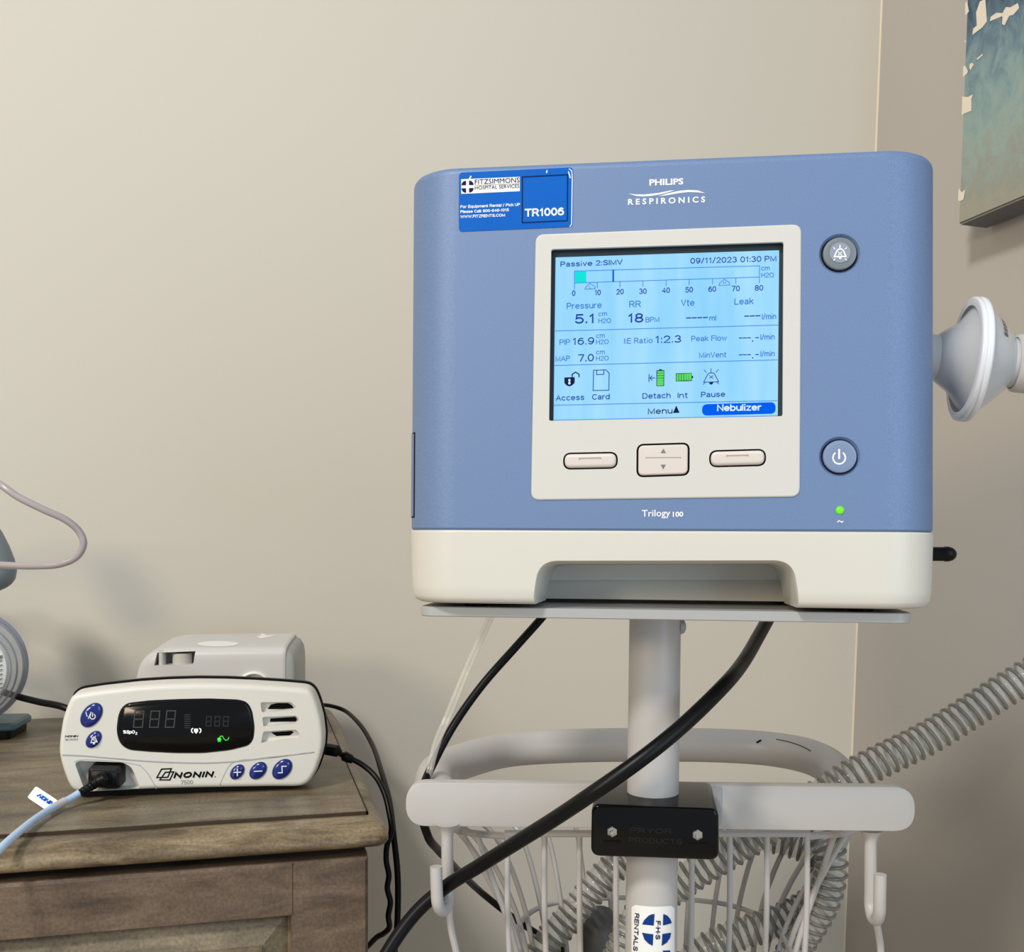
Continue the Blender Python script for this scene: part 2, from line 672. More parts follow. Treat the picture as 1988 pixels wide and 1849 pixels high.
def put_text(bm, s, p0, p1, cap, fn, bold=0.0, up=(0, -1), shear=0.0, mi=0):
    vs, fs = text_mesh(s, bold)
    hv, _ = text_mesh('H', bold)
    H = max(v.y for v in hv)
    x0 = min(v.x for v in vs)
    x1 = max(v.x for v in vs)
    p0, p1, up = Vector(p0), Vector(p1), Vector(up)
    out = []
    for v in vs:
        q = p0 + (p1 - p0) * ((v.x - x0) / (x1 - x0)) + up * (cap * v.y / H)
        if shear:
            q += (p1 - p0).normalized() * shear * cap * v.y / H
        out.append(bm.verts.new(fn(q.x, q.y)))
    for f in fs:
        try:
            bm.faces.new([out[i] for i in f]).material_index = mi
        except ValueError:
            pass


def put_poly(bm, pts, fn, mi=0):
    f = bm.faces.new([bm.verts.new(fn(*p)) for p in pts])
    f.material_index = mi
    return f


def put_stroke(bm, pts, w, fn, closed=False, mi=0):
    """one mitred ribbon along a polyline"""
    P_ = []
    for p in pts:
        v = Vector((p[0], p[1]))
        if not P_ or (v - P_[-1]).length > 1e-5:
            P_.append(v)
    if not closed and len(P_) > 3 and (P_[0] - P_[-1]).length < 1e-4:
        closed = True
    if closed and (P_[0] - P_[-1]).length < 1e-4:
        P_.pop()
    n = len(P_)
    if n < 2:
        return
    h = w / 2
    rows = []
    for i in range(n):
        p = P_[i]
        a = (p - P_[i - 1]).normalized() if (closed or i > 0) else None
        b = (P_[(i + 1) % n] - p).normalized() if (closed or i < n - 1) else None
        if a is None:
            p = p - b * h * 0.8
            a = b
        elif b is None:
            p = p + a * h * 0.8
            b = a
        na, nb = Vector((-a.y, a.x)), Vector((-b.y, b.x))
        m = na + nb
        if m.length < 0.35:
            m = na
        m = m.normalized()
        k = h / max(0.55, m.dot(na))
        rows.append((bm.verts.new(fn(*(p + m * k))), bm.verts.new(fn(*(p - m * k)))))
    if closed:
        rows.append(rows[0])
    for (a0, a1), (b0, b1) in zip(rows, rows[1:]):
        bm.faces.new((a0, b0, b1, a1)).material_index = mi


# --- plain single-stroke lettering (cap height 7 units) for screens, labels and badges
def arc_(cx, cy, rx, ry, a0, a1, n=10):
    return [(cx + rx * math.cos(R_(a0 + (a1 - a0) * i / n)), cy + ry * math.sin(R_(a0 + (a1 - a0) * i / n))) for i in range(n + 1)]


def bowl(x=2.2, r=2.2, y=2.5):
    return arc_(x, y, r, 2.5, 0, 360, 16)


GL = {
    'A': (5.2, [[(0, 0), (2.6, 7), (5.2, 0)], [(0.9, 2.4), (4.3, 2.4)]]),
    'B': (4.6, [[(0, 0), (0, 7), (2.8, 7)] + arc_(2.8, 5.4, 1.5, 1.6, 90, -90, 6) + [(0, 3.8), (2.8, 3.8)] + arc_(2.8, 1.9, 1.8, 1.9, 90, -90, 6) + [(0, 0)]]),
    'C': (5.2, [arc_(2.8, 3.5, 2.8, 3.5, 42, 318, 16)]),
    'D': (5.0, [[(0, 0), (0, 7), (2.0, 7)] + arc_(2.0, 3.5, 3.0, 3.5, 90, -90, 10) + [(0, 0)]]),
    'E': (4.2, [[(4.2, 7), (0, 7), (0, 0), (4.3, 0)], [(0, 3.7), (3.9, 3.7)]]),
    'F': (4.0, [[(4.0, 7), (0, 7), (0, 0)], [(0, 3.6), (3.5, 3.6)]]),
    'H': (4.8, [[(0, 0), (0, 7)], [(4.8, 0), (4.8, 7)], [(0, 3.7), (4.8, 3.7)]]),
    'I': (0.01, [[(0, 0), (0, 7)]]),
    'L': (3.8, [[(0, 7), (0, 0), (3.8, 0)]]),
    'M': (5.8, [[(0, 0), (0, 7), (2.9, 0.4), (5.8, 7), (5.8, 0)]]),
    'N': (4.9, [[(0, 0), (0, 7), (4.9, 0), (4.9, 7)]]),
    'O': (5.6, [arc_(2.8, 3.5, 2.8, 3.5, 0, 360, 20)]),
    'P': (4.4, [[(0, 0), (0, 7), (2.6, 7)] + arc_(2.6, 5.1, 1.8, 1.9, 90, -90, 8) + [(0, 3.2)]]),
    'R': (4.8, [[(0, 0), (0, 7), (2.7, 7)] + arc_(2.7, 5.2, 1.8, 1.8, 90, -90, 8) + [(0, 3.4)], [(2.6, 3.4), (4.8, 0)]]),
    'S': (4.6, [[(4.3, 5.7), (3.5, 6.7), (2.3, 7), (1.1, 6.7), (0.3, 5.9), (0.3, 4.9), (1.0, 4.1), (2.3, 3.6), (3.7, 3.1), (4.5, 2.2), (4.4, 1.1), (3.5, 0.2), (2.2, 0), (0.9, 0.3), (0, 1.5)]]),
    'T': (4.8, [[(0, 7), (4.8, 7)], [(2.4, 7), (2.4, 0)]]),
    'U': (4.7, [[(0, 7)] + arc_(2.35, 2.35, 2.35, 2.35, 180, 360, 10) + [(4.7, 7)]]),
    'V': (5.0, [[(0, 7), (2.5, 0), (5.0, 7)]]),
    'W': (7.2, [[(0, 7), (1.8, 0), (3.6, 6.6), (5.4, 0), (7.2, 7)]]),
    'Y': (5.0, [[(0, 7), (2.5, 3.2), (5, 7)], [(2.5, 3.2), (2.5, 0)]]),
    'Z': (4.6, [[(0.2, 7), (4.6, 7), (0, 0), (4.7, 0)]]),
    'a': (3.8, [[(0.3, 4.2), (1.2, 4.9), (2.6, 4.9), (3.4, 4.2), (3.4, 0.6), (3.8, 0)], [(3.4, 2.9), (1.2, 2.6), (0.1, 1.8), (0.1, 0.8), (0.9, 0), (2.1, 0), (3.4, 1.0)]]),
    'b': (4.2, [[(0, 7), (0, 0)], bowl(2.1, 2.1)]),
    'c': (3.9, [arc_(2.1, 2.5, 2.1, 2.5, 45, 315, 12)]),
    'd': (4.2, [[(4.2, 7), (4.2, 0)], bowl(2.1, 2.1)]),
    'e': (4.2, [[(0.05, 2.6), (4.15, 2.6)] + arc_(2.1, 2.5, 2.1, 2.5, 5, 318, 14)]),
    'h': (3.8, [[(0, 7), (0, 0)], [(0, 3.4), (0.8, 4.6), (1.9, 5), (3.2, 4.6), (3.8, 3.4), (3.8, 0)]]),
    'i': (0.6, [[(0.3, 0), (0.3, 4.1)], [(0.3, 6.6), (0.3, 7.0)]]),
    'k': (3.7, [[(0, 7), (0, 0)], [(3.4, 5), (0, 2)], [(1.4, 3.2), (3.7, 0)]]),
    'l': (0.01, [[(0, 0), (0, 7)]]),
    'm': (6.4, [[(0, 5), (0, 0)], [(0, 3.6), (0.7, 4.7), (1.7, 5), (2.8, 4.6), (3.2, 3.6), (3.2, 0)], [(3.2, 3.6), (3.9, 4.7), (4.9, 5), (6.0, 4.6), (6.4, 3.6), (6.4, 0)]]),
    'n': (3.8, [[(0, 5), (0, 0)], [(0, 3.4), (0.8, 4.6), (1.9, 5), (3.2, 4.6), (3.8, 3.4), (3.8, 0)]]),
    'o': (4.4, [bowl(2.2, 2.2)]),
    'p': (4.2, [[(0, 5), (0, -2)], bowl(2.1, 2.1)]),
    'q': (4.2, [[(4.2, 5), (4.2, -2)], bowl(2.1, 2.1)]),
    'r': (2.3, [[(0, 5), (0, 0)], [(0, 3.2), (0.7, 4.5), (2.3, 5)]]),
    's': (3.6, [[(3.4, 4.1), (2.5, 4.9), (1.1, 4.9), (0.2, 4.1), (0.6, 3.1), (2.9, 2.2), (3.6, 1.3), (2.9, 0.2), (1.1, 0), (0, 1.0)]]),
    't': (2.2, [[(0.8, 6.6), (0.8, 0.8), (1.3, 0), (2.2, 0)], [(0, 5), (2.1, 5)]]),
    'u': (3.8, [[(0, 5), (0, 1.6), (0.6, 0.4), (1.9, 0), (3.0, 0.4), (3.8, 1.6)], [(3.8, 5), (3.8, 0)]]),
    'v': (3.8, [[(0, 5), (1.9, 0), (3.8, 5)]]),
    'w': (5.6, [[(0, 5), (1.4, 0), (2.8, 4.7), (4.2, 0), (5.6, 5)]]),
    'z': (3.5, [[(0, 5), (3.5, 5), (0, 0), (3.6, 0)]]),
    '0': (4.2, [arc_(2.1, 3.5, 2.1, 3.5, 0, 360, 18)]),
    '1': (2.4, [[(0.3, 5.4), (1.7, 7), (1.7, 0)]]),
    '2': (4.2, [arc_(2.1, 5.0, 2.0, 2.0, 165, -20, 9) + [(0, 0), (4.3, 0)]]),
    '3': (4.2, [arc_(2.0, 5.3, 1.8, 1.7, 155, -90, 10) + arc_(2.0, 1.8, 2.1, 1.8, 90, -155, 10)]),
    '4': (4.6, [[(3.3, 0), (3.3, 7), (0, 2.1), (4.6, 2.1)]]),
    '5': (4.2, [[(3.9, 7), (0.7, 7), (0.3, 3.6)] + arc_(2.0, 2.2, 2.2, 2.2, 128, -150, 12)]),
    '6': (4.2, [[(3.7, 6.2), (2.4, 7), (1.0, 6.2), (0.1, 4.2)] + arc_(2.1, 2.2, 2.1, 2.2, 180, 540, 16)]),
    '7': (4.2, [[(0, 7), (4.2, 7), (1.6, 0)]]),
    '8': (4.2, [arc_(2.1, 5.3, 1.8, 1.7, 0, 360, 14), arc_(2.1, 1.8, 2.1, 1.8, 0, 360, 14)]),
    '9': (4.2, [[(0.5, 0.8), (1.8, 0), (3.2, 0.8), (4.1, 2.8)] + arc_(2.1, 4.8, 2.1, 2.2, 0, 360, 16)]),
    ':': (0.4, [[(0.2, 0.1), (0.2, 0.7)], [(0.2, 4.2), (0.2, 4.8)]]),
    '.': (0.4, [[(0.2, 0.1), (0.2, 0.6)]]),
    '-': (2.0, [[(0, 2.8), (2.0, 2.8)]]),
    '/': (2.6, [[(0, -0.3), (2.6, 7.3)]]),
    '%': (6.4, [arc_(1.4, 5.5, 1.4, 1.5, 0, 360, 10), arc_(5.0, 1.5, 1.4, 1.5, 0, 360, 10), [(1.2, 0), (5.2, 7)]]),
    '\u00b7': (0.5, [[(0.25, 2.9), (0.25, 3.5)]]),
}


def line_text(bm, s, p0, p1, cap, fn, w=0.13, up=(0, -1), shear=0.0, mi=0, gap=1.7):
    """w: stroke width as a share of the capital height"""
    x = 0.0
    runs = []
    for ch in s:
        if ch == ' ':
            x += 3.0
            continue
        adv, pl = GL[ch]
        for q in pl:
            runs.append([(x + a, b) for a, b in q])
        x += adv + gap
    tot = max(0.01, x - gap)
    p0, p1, up = Vector(p0), Vector(p1), Vector(up)
    base = p1 - p0
    bd = base.normalized()
    hw = w * cap / 2
    p0 = p0 + bd * hw * 0.8
    base = base - bd * hw * 1.6
    k = (cap - w * cap) / 7.0
    for r in runs:
        pts = []
        for a, b in r:
            q = p0 + base * (a / tot) + up * (hw + k * b)
            if shear:
                q += bd * shear * k * b
            pts.append((q.x, q.y))
        put_stroke(bm, pts, w * cap, fn, False, mi)


def lift(fn, sx, ox, oy):
    return lambda x, y: fn(ox + x * sx, oy + y * sx)


# ------------------------------------------------------------------ the room
YB = 1.305
c_top = P(1713, -10, 1.0)
# the corner line where the cream wall meets the grey wall
def on_back(px, py):
    o = CAM.translation
    d = P(px, py, 1.0) - o
    return o + d * ((YB - o.y) / d.y)


ct, cb = on_back(1712.5, 0), on_back(1655, 1450)
slope = (ct.x - cb.x) / (ct.z - cb.z)
corner_x = lambda z: cb.x + (z - cb.z) * slope
bm = bmesh.new()
z0, z1 = 0.0, 2.5
box(bm, (-2.6, YB, z0), (1.3, YB + 0.1, z1))
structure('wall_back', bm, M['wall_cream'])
bm = bmesh.new()
q = [(corner_x(z0), YB), (corner_x(z1), YB)]
vs = []
for (zz, xx) in ((z0, corner_x(z0)), (z1, corner_x(z1))):
    for (dx, yy) in ((0, YB + 0.0), (0.1, YB + 0.0), (0.1, -0.15), (0, -0.15)):
        vs.append(bm.verts.new((xx + dx, yy, zz)))
for f in ((0, 1, 2, 3), (7, 6, 5, 4), (0, 4, 5, 1), (1, 5, 6, 2), (2, 6, 7, 3), (3, 7, 4, 0)):
    bm.faces.new([vs[i] for i in f])
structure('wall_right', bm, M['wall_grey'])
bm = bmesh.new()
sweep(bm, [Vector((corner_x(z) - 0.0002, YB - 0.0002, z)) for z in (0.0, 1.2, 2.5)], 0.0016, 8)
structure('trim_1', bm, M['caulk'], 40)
bm = bmesh.new()
box(bm, (-2.6, -2.6, -0.05), (1.3, YB + 0.1, 0.0))
structure('floor', bm, M['floor'])

# ------------------------------------------------------------------ canvas painting on the grey wall
# local frame on the leaning grey wall: x = out of the wall, y = along it (towards the back), z = up the wall
wx = Vector((-1, 0, slope)).normalized()
wy = Vector((0, 1, 0))
wz = wx.cross(wy) * -1
if wz.z < 0:
    wz = -wz
T_C = 0.042
wall_o = Vector((corner_x(1.2), 0, 1.2))


def on_wall(px, py, off):
    o = CAM.translation
    d = P(px, py, 1.0) - o
    pt = wall_o + wx * off
    t = (pt - o).dot(wx) / d.dot(wx)
    return o + d * t


bl = on_wall(1860, 437, T_C)
wm = Matrix((( wx.x, wy.x, wz.x, bl.x), (wx.y, wy.y, wz.y, bl.y), (wx.z, wy.z, wz.z, bl.z), (0, 0, 0, 1)))
wm = wm @ Matrix.Translation((-T_C, 0, 0))
pt = thing('canvas_painting', wm, 'stretched abstract canvas in blue, sage and cream hanging on the grey wall', 'painting')
bm = bmesh.new()
box(bm, (0.004, -0.50, 0.0), (T_C, 0.0, 0.62))
bmesh.ops.bevel(bm, geom=[e for e in bm.edges], offset=0.002, segments=2, affect='EDGES')
bm.normal_update()
for f in bm.faces:
    if f.normal.z < -0.8:
        f.material_index = 1  # downward face: its shade is put into a darker grey
part('canvas', bm, [M['painting'], M['canvas_side']], pt)
pin = wm.inverted()


def on_canvas(px, py):
    return pin @ on_wall(px, py, T_C + 0.0004)


A = lift(on_canvas, 208 / 801.0, 1780, 0)
for poly in (
    [(362, 25), (375, 12), (390, 85), (372, 108), (360, 112)],
    [(358, 300), (370, 305), (362, 318), (357, 320)],
    [(345, 500), (362, 490), (382, 530), (376, 550), (345, 575)],
    [(395, 480), (412, 468), (425, 482), (402, 524), (392, 510)],
    [(445, 440), (490, 402), (494, 412), (455, 448)],
    [(339, 722), (380, 725), (420, 706), (408, 740), (408, 828), (360, 848), (335, 860)],
    [(312, 1408), (335, 1438), (362, 1416), (348, 1492), (326, 1504), (308, 1500)],
    [(415, 262), (420, 215), (448, 190), (442, 95), (470, 12), (512, -10), (524, 160), (490, 205)],
    [(545, 160), (552, 125), (595, 95), (640, 98), (665, 52), (700, 55), (755, 22), (765, 60), (722, 110), (690, 120), (655, 190), (637, 180), (640, 120)],
):
    bm = bmesh.new()
    put_poly(bm, poly, A)
    part('paint_patch', bm, M['cream_paint'], pt, 'cream unpainted patch', None)
bm = bmesh.new()
box(bm, (0.0, -0.46, 0.04), (0.005, -0.04, 0.58))
part('stretcher', bm, M['canvas_side'], pt, None, None)

# ------------------------------------------------------------------ ventilator
VM = CAM @ Matrix.Translation((0.08760, 0.61711, -0.04689)) @ Matrix.Rotation(-0.13173, 4, 'Z') @ Matrix.Rotation(-0.01314, 4, 'X') @ Matrix.Rotation(0.00389, 4, 'Y')
V = Frame(VM)
VW, VD, VH, VS = 0.1555, 0.167, 0.2600, 0.0437
vent = thing('ventilator', VM, 'blue and white hospital ventilator with lit screen standing on the stand tray', 'ventilator')
plan = rrect(-VW, 0, VW, VD, [0.033, 0.033, 0.020, 0.020], 14)
bm = bmesh.new()
loft(bm, plan, [(VS, 0.0012), (VS + 0.0012, 0), (VH - 0.005, 0), (VH - 0.0028, 0.0006), (VH - 0.0012, 0.0018), (VH - 0.0003, 0.0036), (VH, 0.006)], XY)
housing = to_mesh('housing', bm, M['blue'])
cuts = []
wells = [(1630, 493), (1630, 887)]
for wx_, wy_ in wells:
    c = V.px(wx_, wy_)
    bm = bmesh.new()
    loft(bm, ell(c.x, c.z, 0.0119, 0.0119, 40), [(-0.004, 0.0), (0.0, 0.0005), (0.0021, 0.0024), (0.006, 0.0025)], XZ)
    cuts.append(to_mesh('c', bm, M['blue'], None))
# pocket behind the screen and the keys
pk = [V.xz(1060, 480), V.xz(1530, 460), V.xz(1526, 940), V.xz(1052, 950)]
bm = bmesh.new()
loft(bm, pk, [(-0.01, 0), (0.012, 0)], XZ)
cuts.append(to_mesh('c', bm, M['blue'], None))
part('housing', boolean(housing, cuts, 'housing', M['blue']), None, vent)

bm = bmesh.new()
loft(bm, plan, [(0.0, 0.006), (0.0012, 0.0032), (0.004, 0.0014), (0.010, 0.0006), (VS - 0.0016, -0.0004), (VS - 0.0004, 0.0002), (VS, 0.0012)], XY)
base = to_mesh('base', bm, M['white'])
hp = [V.xz(1046, 1089), V.xz(1540, 1088), V.xz(1558, 1195), V.xz(1028, 1195)]
bm = bmesh.new()
loft(bm, round_poly(hp, [0.011, 0.011, 0, 0], 8), [(-0.01, 0.0), (0.0, 0.0), (0.004, 0.0015), (0.062, 0.004)], XZ)
hc = to_mesh('c', bm, M['white'], None)
h2 = [V.xz(1062, 1127, 0.062), V.xz(1524, 1126, 0.062), V.xz(1540, 1215, 0.062), V.xz(1046, 1215, 0.062)]
bm = bmesh.new()
loft(bm, round_poly(h2, [0.004, 0.004, 0, 0], 6), [(0.05, 0.0), (0.068, 0.0)], XZ)
hc2 = to_mesh('c', bm, M['white'], None)
part('base', boolean(base, [hc, hc2], 'base', M['white']), None, vent, 'white base with a carrying recess')
bm = bmesh.new()
loft(bm, plan, [(VS - 0.001, 0.0018), (VS + 0.001, 0.0018)], XY)
part('seam', bm, M['seam'], vent)
for sx in (-1, 1):
    for yy in (0.03, 0.14):
        bm = bmesh.new()
        loft(bm, ell(sx * 0.115, yy, 0.008, 0.008, 20), [(-0.0027, 0.0005), (0.0008, 0)], XY)
        part('foot', bm, M['black'], vent)

# front bezel with openings for screen and keys
bz = round_poly([V.xz(1040, 456), V.xz(1555.5, 436), V.xz(1552.5, 965), V.xz(1031, 971.5)], 0.0052, 8)
bm = bmesh.new()
loft(bm, bz, [(0.0015, 0.0), (-0.0004, 0.0), (-0.0009, 0.0004), (-0.0011, 0.001)], XZ)
bzm = to_mesh('bezel', bm, M['bezel'])
C2 = lambda x, y: (1020 + x * 0.302866, 420 + y * 0.302866)
cuts = []
scr_o = round_poly([V.xz(*C2(166, 214)), V.xz(*C2(1654, 167)), V.xz(*C2(1648, 1283)), V.xz(*C2(152, 1313))], 0.0014, 4)
bm = bmesh.new()
loft(bm, scr_o, [(-0.01, 0), (0.01, 0)], XZ)
cuts.append(to_mesh('c', bm, M['bezel'], None))


def pill(x0, y0, x1, y1, r):
    """rounded key outline given by the mid-left and mid-right photo points and half height in photo pixels"""
    return round_poly([V.xz(x0, y0 - r), V.xz(x1, y1 - r), V.xz(x1, y1 + r), V.xz(x0, y0 + r)],
                      r * 0.00029, 10)


keys = [pill(1093.5, 896, 1199.5, 894, 16.5), pill(1376.5, 891.5, 1487, 888.5, 16.8)]
mid = round_poly([V.xz(1236, 862.5), V.xz(1339, 859.5), V.xz(1338.5, 924), V.xz(1235.5, 927.5)], 0.0044, 8)
for k in keys + [mid]:
    bm = bmesh.new()
    loft(bm, k, [(-0.01, 0), (0.01, 0)], XZ)
    cuts.append(to_mesh('c', bm, M['bezel'], None))
part('bezel', boolean(bzm, cuts, 'bezel', M['bezel']), None, vent, 'off-white bezel')
# dark plate behind the keys
bm = bmesh.new()
kp = [V.xz(1070, 845), V.xz(1500, 835), V.xz(1500, 940), V.xz(1065, 945)]
loft(bm, kp, [(0.0020, 0), (0.0032, 0)], XZ)
part('key_gasket', bm, M['dark'], vent, 'black gasket behind the keys')
for i, k in enumerate(keys):
    bm = bmesh.new()
    loft(bm, k, [(0.0019, 0.0009), (-0.0010, 0.0009), (-0.0019, 0.0012), (-0.0025, 0.0019), (-0.0028, 0.0028)], XZ)
    km = to_mesh('soft_key', bm, M['button'], 60)
    bx = [(1124, 892.5, 1168, 891.5), (1409, 887.3, 1453, 886.3)][i]
    bm = bmesh.new()
    g = round_poly([V.xz(bx[0], bx[1] - 2.6), V.xz(bx[2], bx[3] - 2.6), V.xz(bx[2], bx[3] + 2.6), V.xz(bx[0], bx[1] + 2.6)], 0.0007, 5)
    loft(bm, g, [(-0.006, -0.0006), (-0.0028, 0.0), (-0.0019, 0.0003)], XZ)
    part('soft_key', boolean(km, [to_mesh('c', bm, M['button'], None)], 'soft_key', M['button'], 50), None, vent)
bm = bmesh.new()
loft(bm, mid, [(0.0019, 0.0010), (-0.0010, 0.0010), (-0.0019, 0.0013), (-0.0025, 0.0020)], XZ)
km = to_mesh('c', bm, M['button'], 60)
B4 = lambda x, y: (1080 + x * 0.21127, 840 + y * 0.21127)
bm = bmesh.new()
g = [V.xz(*B4(822, 231)), V.xz(*B4(1145, 229)), V.xz(*B4(1145, 243)), V.xz(*B4(822, 245))]
loft(bm, g, [(-0.006, 0), (-0.0019, 0)], XZ)
rock = part('rocker_key', boolean(km, [to_mesh('c', bm, M['button'], None)], 'rocker_key', M['button'], 50), None, vent)
bm = bmesh.new()
fk = lift(V.at(-0.00262), 0.21127, 1080, 840)
for tri in ([(964, 187), (1003, 187), (985, 152)], [(964, 298), (1001, 298), (982, 335)]):
    put_stroke(bm, tri, 5, fk, True)
    put_poly(bm, tri, fk)
part('arrow_mark', bm, M['ink_grey'], rock, None, None)

# lit screen
bm = bmesh.new()
loft(bm, round_poly([V.xz(1063, 476), V.xz(1527, 463), V.xz(1524, 815), V.xz(1060, 826)], 0.001, 2), [(0.0040, 0), (0.0052, 0)], XZ)
part('screen_surround', bm, M['frame_dark'], vent, 'dark screen surround', None)
SH = 0.0034
fs = lift(V.at(SH), 0.302866, 1020, 420)
bm = bmesh.new()
so = [V.xz(*C2(193, 263), SH), V.xz(*C2(1627, 217), SH), V.xz(*C2(1618, 1282), SH), V.xz(*C2(180, 1311), SH)]
loft(bm, so, [(SH + 0.0003, 0), (0.0041, 0)], XZ)
scr = part('screen', bm, M['screen'], vent, 'lit pale blue display', None)
SM = [M['txt_dark'], M['txt_mid'], M['txt_line'], M['txt_black'], M['scr_teal'], M['scr_blue'], M['scr_green'], M['scr_white']]
bm = bmesh.new()
for h, fn in ((0, fs),):
    T = lambda s, a, b, cap, mi=1, bold=0.004: line_text(bm, s, a, b, cap, fn, 0.13 + bold * 2.6, (0.012, -1), 0, mi)
    T('Passive 2:SIMV', (225, 325), (622, 311), 34, 0, 0.012)
    T('09/11/2023 01:30 PM', (1058, 305), (1608, 289), 37, 0, 0.008)
    T('cm', (1512, 349), (1566, 347), 32)
    T('H2O', (1512, 394), (1592, 392), 32)
    for s, x0, x1, y in (('0', 299, 320, 512), ('10', 445, 483, 508), ('20', 583, 630, 503), ('30', 729, 777, 500), ('40', 876, 926, 494),
                         ('50', 1025, 1074, 490), ('60', 1173, 1222, 486), ('70', 1322, 1374, 482), ('80', 1471, 1524, 478)):
        T(s, (x0, y), (x1, y - 2), 36, 0, 0.008)
    T('Pressure', (265, 596), (488, 589), 40)
    T('RR', (666, 585), (740, 583), 42)
    T('Vte', (998, 577), (1083, 574), 42)
    T('Leak', (1340, 568), (1462, 564), 42)
    T('5.1', (318, 690), (443, 686), 62, 0, 0.012)
    T('cm', (468, 642), (523, 640), 32)
    T('H2O', (468, 687), (548, 685), 32)
    T('18', (657, 684), (755, 681), 60, 0, 0.012)
    T('BPM', (770, 681), (858, 678), 34)
    T('ml', (1179, 671), (1222, 669), 36)
    T('l/min', (1517, 662), (1607, 659), 36)
    T('PIP', (219, 826), (286, 824), 36)
    T('16.9', (302, 826), (440, 822), 46, 0, 0.006)
    T('cm', (453, 782), (508, 780), 32)
    T('H2O', (453, 823), (533, 820), 32)
    T('I:E Ratio', (633, 818), (815, 813), 36)
    T('1:2.3', (832, 815), (998, 810), 48, 0, 0.006)
    T('Peak Flow', (1064, 803), (1290, 798), 36)
    T('l/min', (1507, 793), (1597, 790), 36)
    T('MAP', (193, 932), (285, 929), 36)
    T('7.0', (338, 934), (438, 930), 48, 0, 0.006)
    T('cm', (453, 887), (508, 885), 32)
    T('H2O', (453, 928), (533, 925), 32)
    T('MinVent', (1114, 909), (1288, 905), 36)
    T('l/min', (1507, 900), (1597, 897), 36)
    T('Access', (195, 1184), (377, 1178), 36, 0, 0.008)
    T('Card', (428, 1177), (540, 1174), 36, 0, 0.008)
    T('Detach', (751, 1171), (930, 1166), 36, 0, 0.008)
    T('Int', (976, 1167), (1040, 1165), 36, 0, 0.008)
    T('Pause', (1126, 1162), (1280, 1158), 36, 0, 0.008)
    T('Menu', (786, 1270), (942, 1265), 38, 3, 0.006)
    D = lambda segs, w, mi=1: [put_stroke(bm, s, w, fn, False, mi) for s in segs]
    D([[(a, 653 - (a - 1032) * 0.03), (b, 652 - (a - 1032) * 0.03)] for a, b in ((1033, 1059), (1068, 1095), (1104, 1130), (1140, 1167))], 7, 0)
    D([[(a, 641 - (a - 1405) * 0.03), (b, 640 - (a - 1405) * 0.03)] for a, b in ((1406, 1432), (1441, 1468), (1477, 1504))], 7, 0)
    for yb in (781, 889):
        D([[(a, yb - (a - 1370) * 0.02), (b, yb - (a - 1370) * 0.02)] for a, b in ((1371, 1390), (1397, 1416), (1424, 1443), (1476, 1494))], 6, 0)
        put_poly(bm, [(1453, yb + 15), (1461, yb + 15), (1461, yb + 23), (1453, yb + 23)], fn, 0)
    # pressure scale
    put_poly(bm, [(318, 355), (390, 353), (390, 424), (318, 427)], fn, 4)
    put_stroke(bm, [(315, 352), (1502, 318), (1500, 390), (315, 428)], 4, fn, True, 2)
    for x, y0, y1 in ((315, 428, 465), (461, 423, 460), (606, 418, 455), (753, 414, 450), (902, 410, 446), (1050, 405, 440), (1199, 402, 436), (1349, 397, 432), (1500, 390, 428)):
        put_stroke(bm, [(x, y0), (x, y1)], 4, fn, False, 2)
    put_stroke(bm, [(563, 346), (563, 418)], 11, fn, False, 5)
    put_stroke(bm, [(382, 468), (384, 458), (413, 430), (446, 452), (446, 466)], 4, fn, True, 1)
    put_stroke(bm, [(1241, 444), (1243, 432), (1275, 403), (1308, 426), (1309, 441)], 4, fn, True, 1)
    T('L', (408, 463), (422, 462), 20)
    T('H', (1268, 436), (1284, 435), 20)
    for a, b in (((192, 736), (1622, 698)), ((187, 957), (1617, 921)), ((183, 1212), (1614, 1183)), ((183, 1308), (1616, 1280))):
        put_stroke(bm, [a, b], 4, fn, False, 2)
    # icons
    put_poly(bm, [(250, 1034), (316, 1032), (316, 1068), (300, 1084), (282, 1091), (264, 1085), (250, 1069)], fn, 3)
    put_stroke(bm, [(300, 1034), (300, 1014), (322, 999), (344, 1014), (344, 1030)], 7, fn, False, 3)
    put_stroke(bm, [(437, 988), (515, 985), (537, 1006), (535, 1115), (434, 1118)], 5, fn, True, 0)
    put_stroke(bm, [(457, 987), (457, 1016), (503, 1014), (503, 985)], 5, fn, False, 0)
    put_stroke(bm, [(793, 1014), (792, 1060)], 5, fn, False, 0)
    put_stroke(bm, [(830, 1037), (800, 1038)], 5, fn, False, 0)
    put_stroke(bm, [(812, 1024), (798, 1038), (812, 1052)], 5, fn, False, 0)
    put_poly(bm, [(843, 990), (888, 989), (887, 1086), (842, 1087)], fn, 6)
    put_stroke(bm, [(843, 990), (888, 989), (887, 1086), (842, 1087)], 5, fn, True, 3)
    for k in range(1, 6):
        put_stroke(bm, [(843, 990 + 16.2 * k), (888, 989 + 16.2 * k)], 4, fn, False, 3)
    put_poly(bm, [(856, 988), (858, 981), (873, 981), (875, 988)], fn, 3)
    put_poly(bm, [(967, 1010), (1065, 1007), (1065, 1054), (967, 1057)], fn, 6)
    put_stroke(bm, [(967, 1010), (1065, 1007), (1065, 1054), (967, 1057)], 5, fn, True, 3)
    for k in range(1, 6):
        put_stroke(bm, [(967 + 16.3 * k, 1010 - 0.5 * k), (967 + 16.3 * k, 1056 - 0.5 * k)], 4, fn, False, 3)
    put_poly(bm, [(1065, 1023), (1075, 1024), (1075, 1038), (1065, 1039)], fn, 3)
    put_stroke(bm, [(1143, 1064), (1170, 1012), (1180, 1005), (1202, 1004), (1212, 1010), (1239, 1062)], 5, fn, True, 0)
    put_stroke(bm, [(1180, 1022), (1203, 1040)], 4, fn, False, 0)
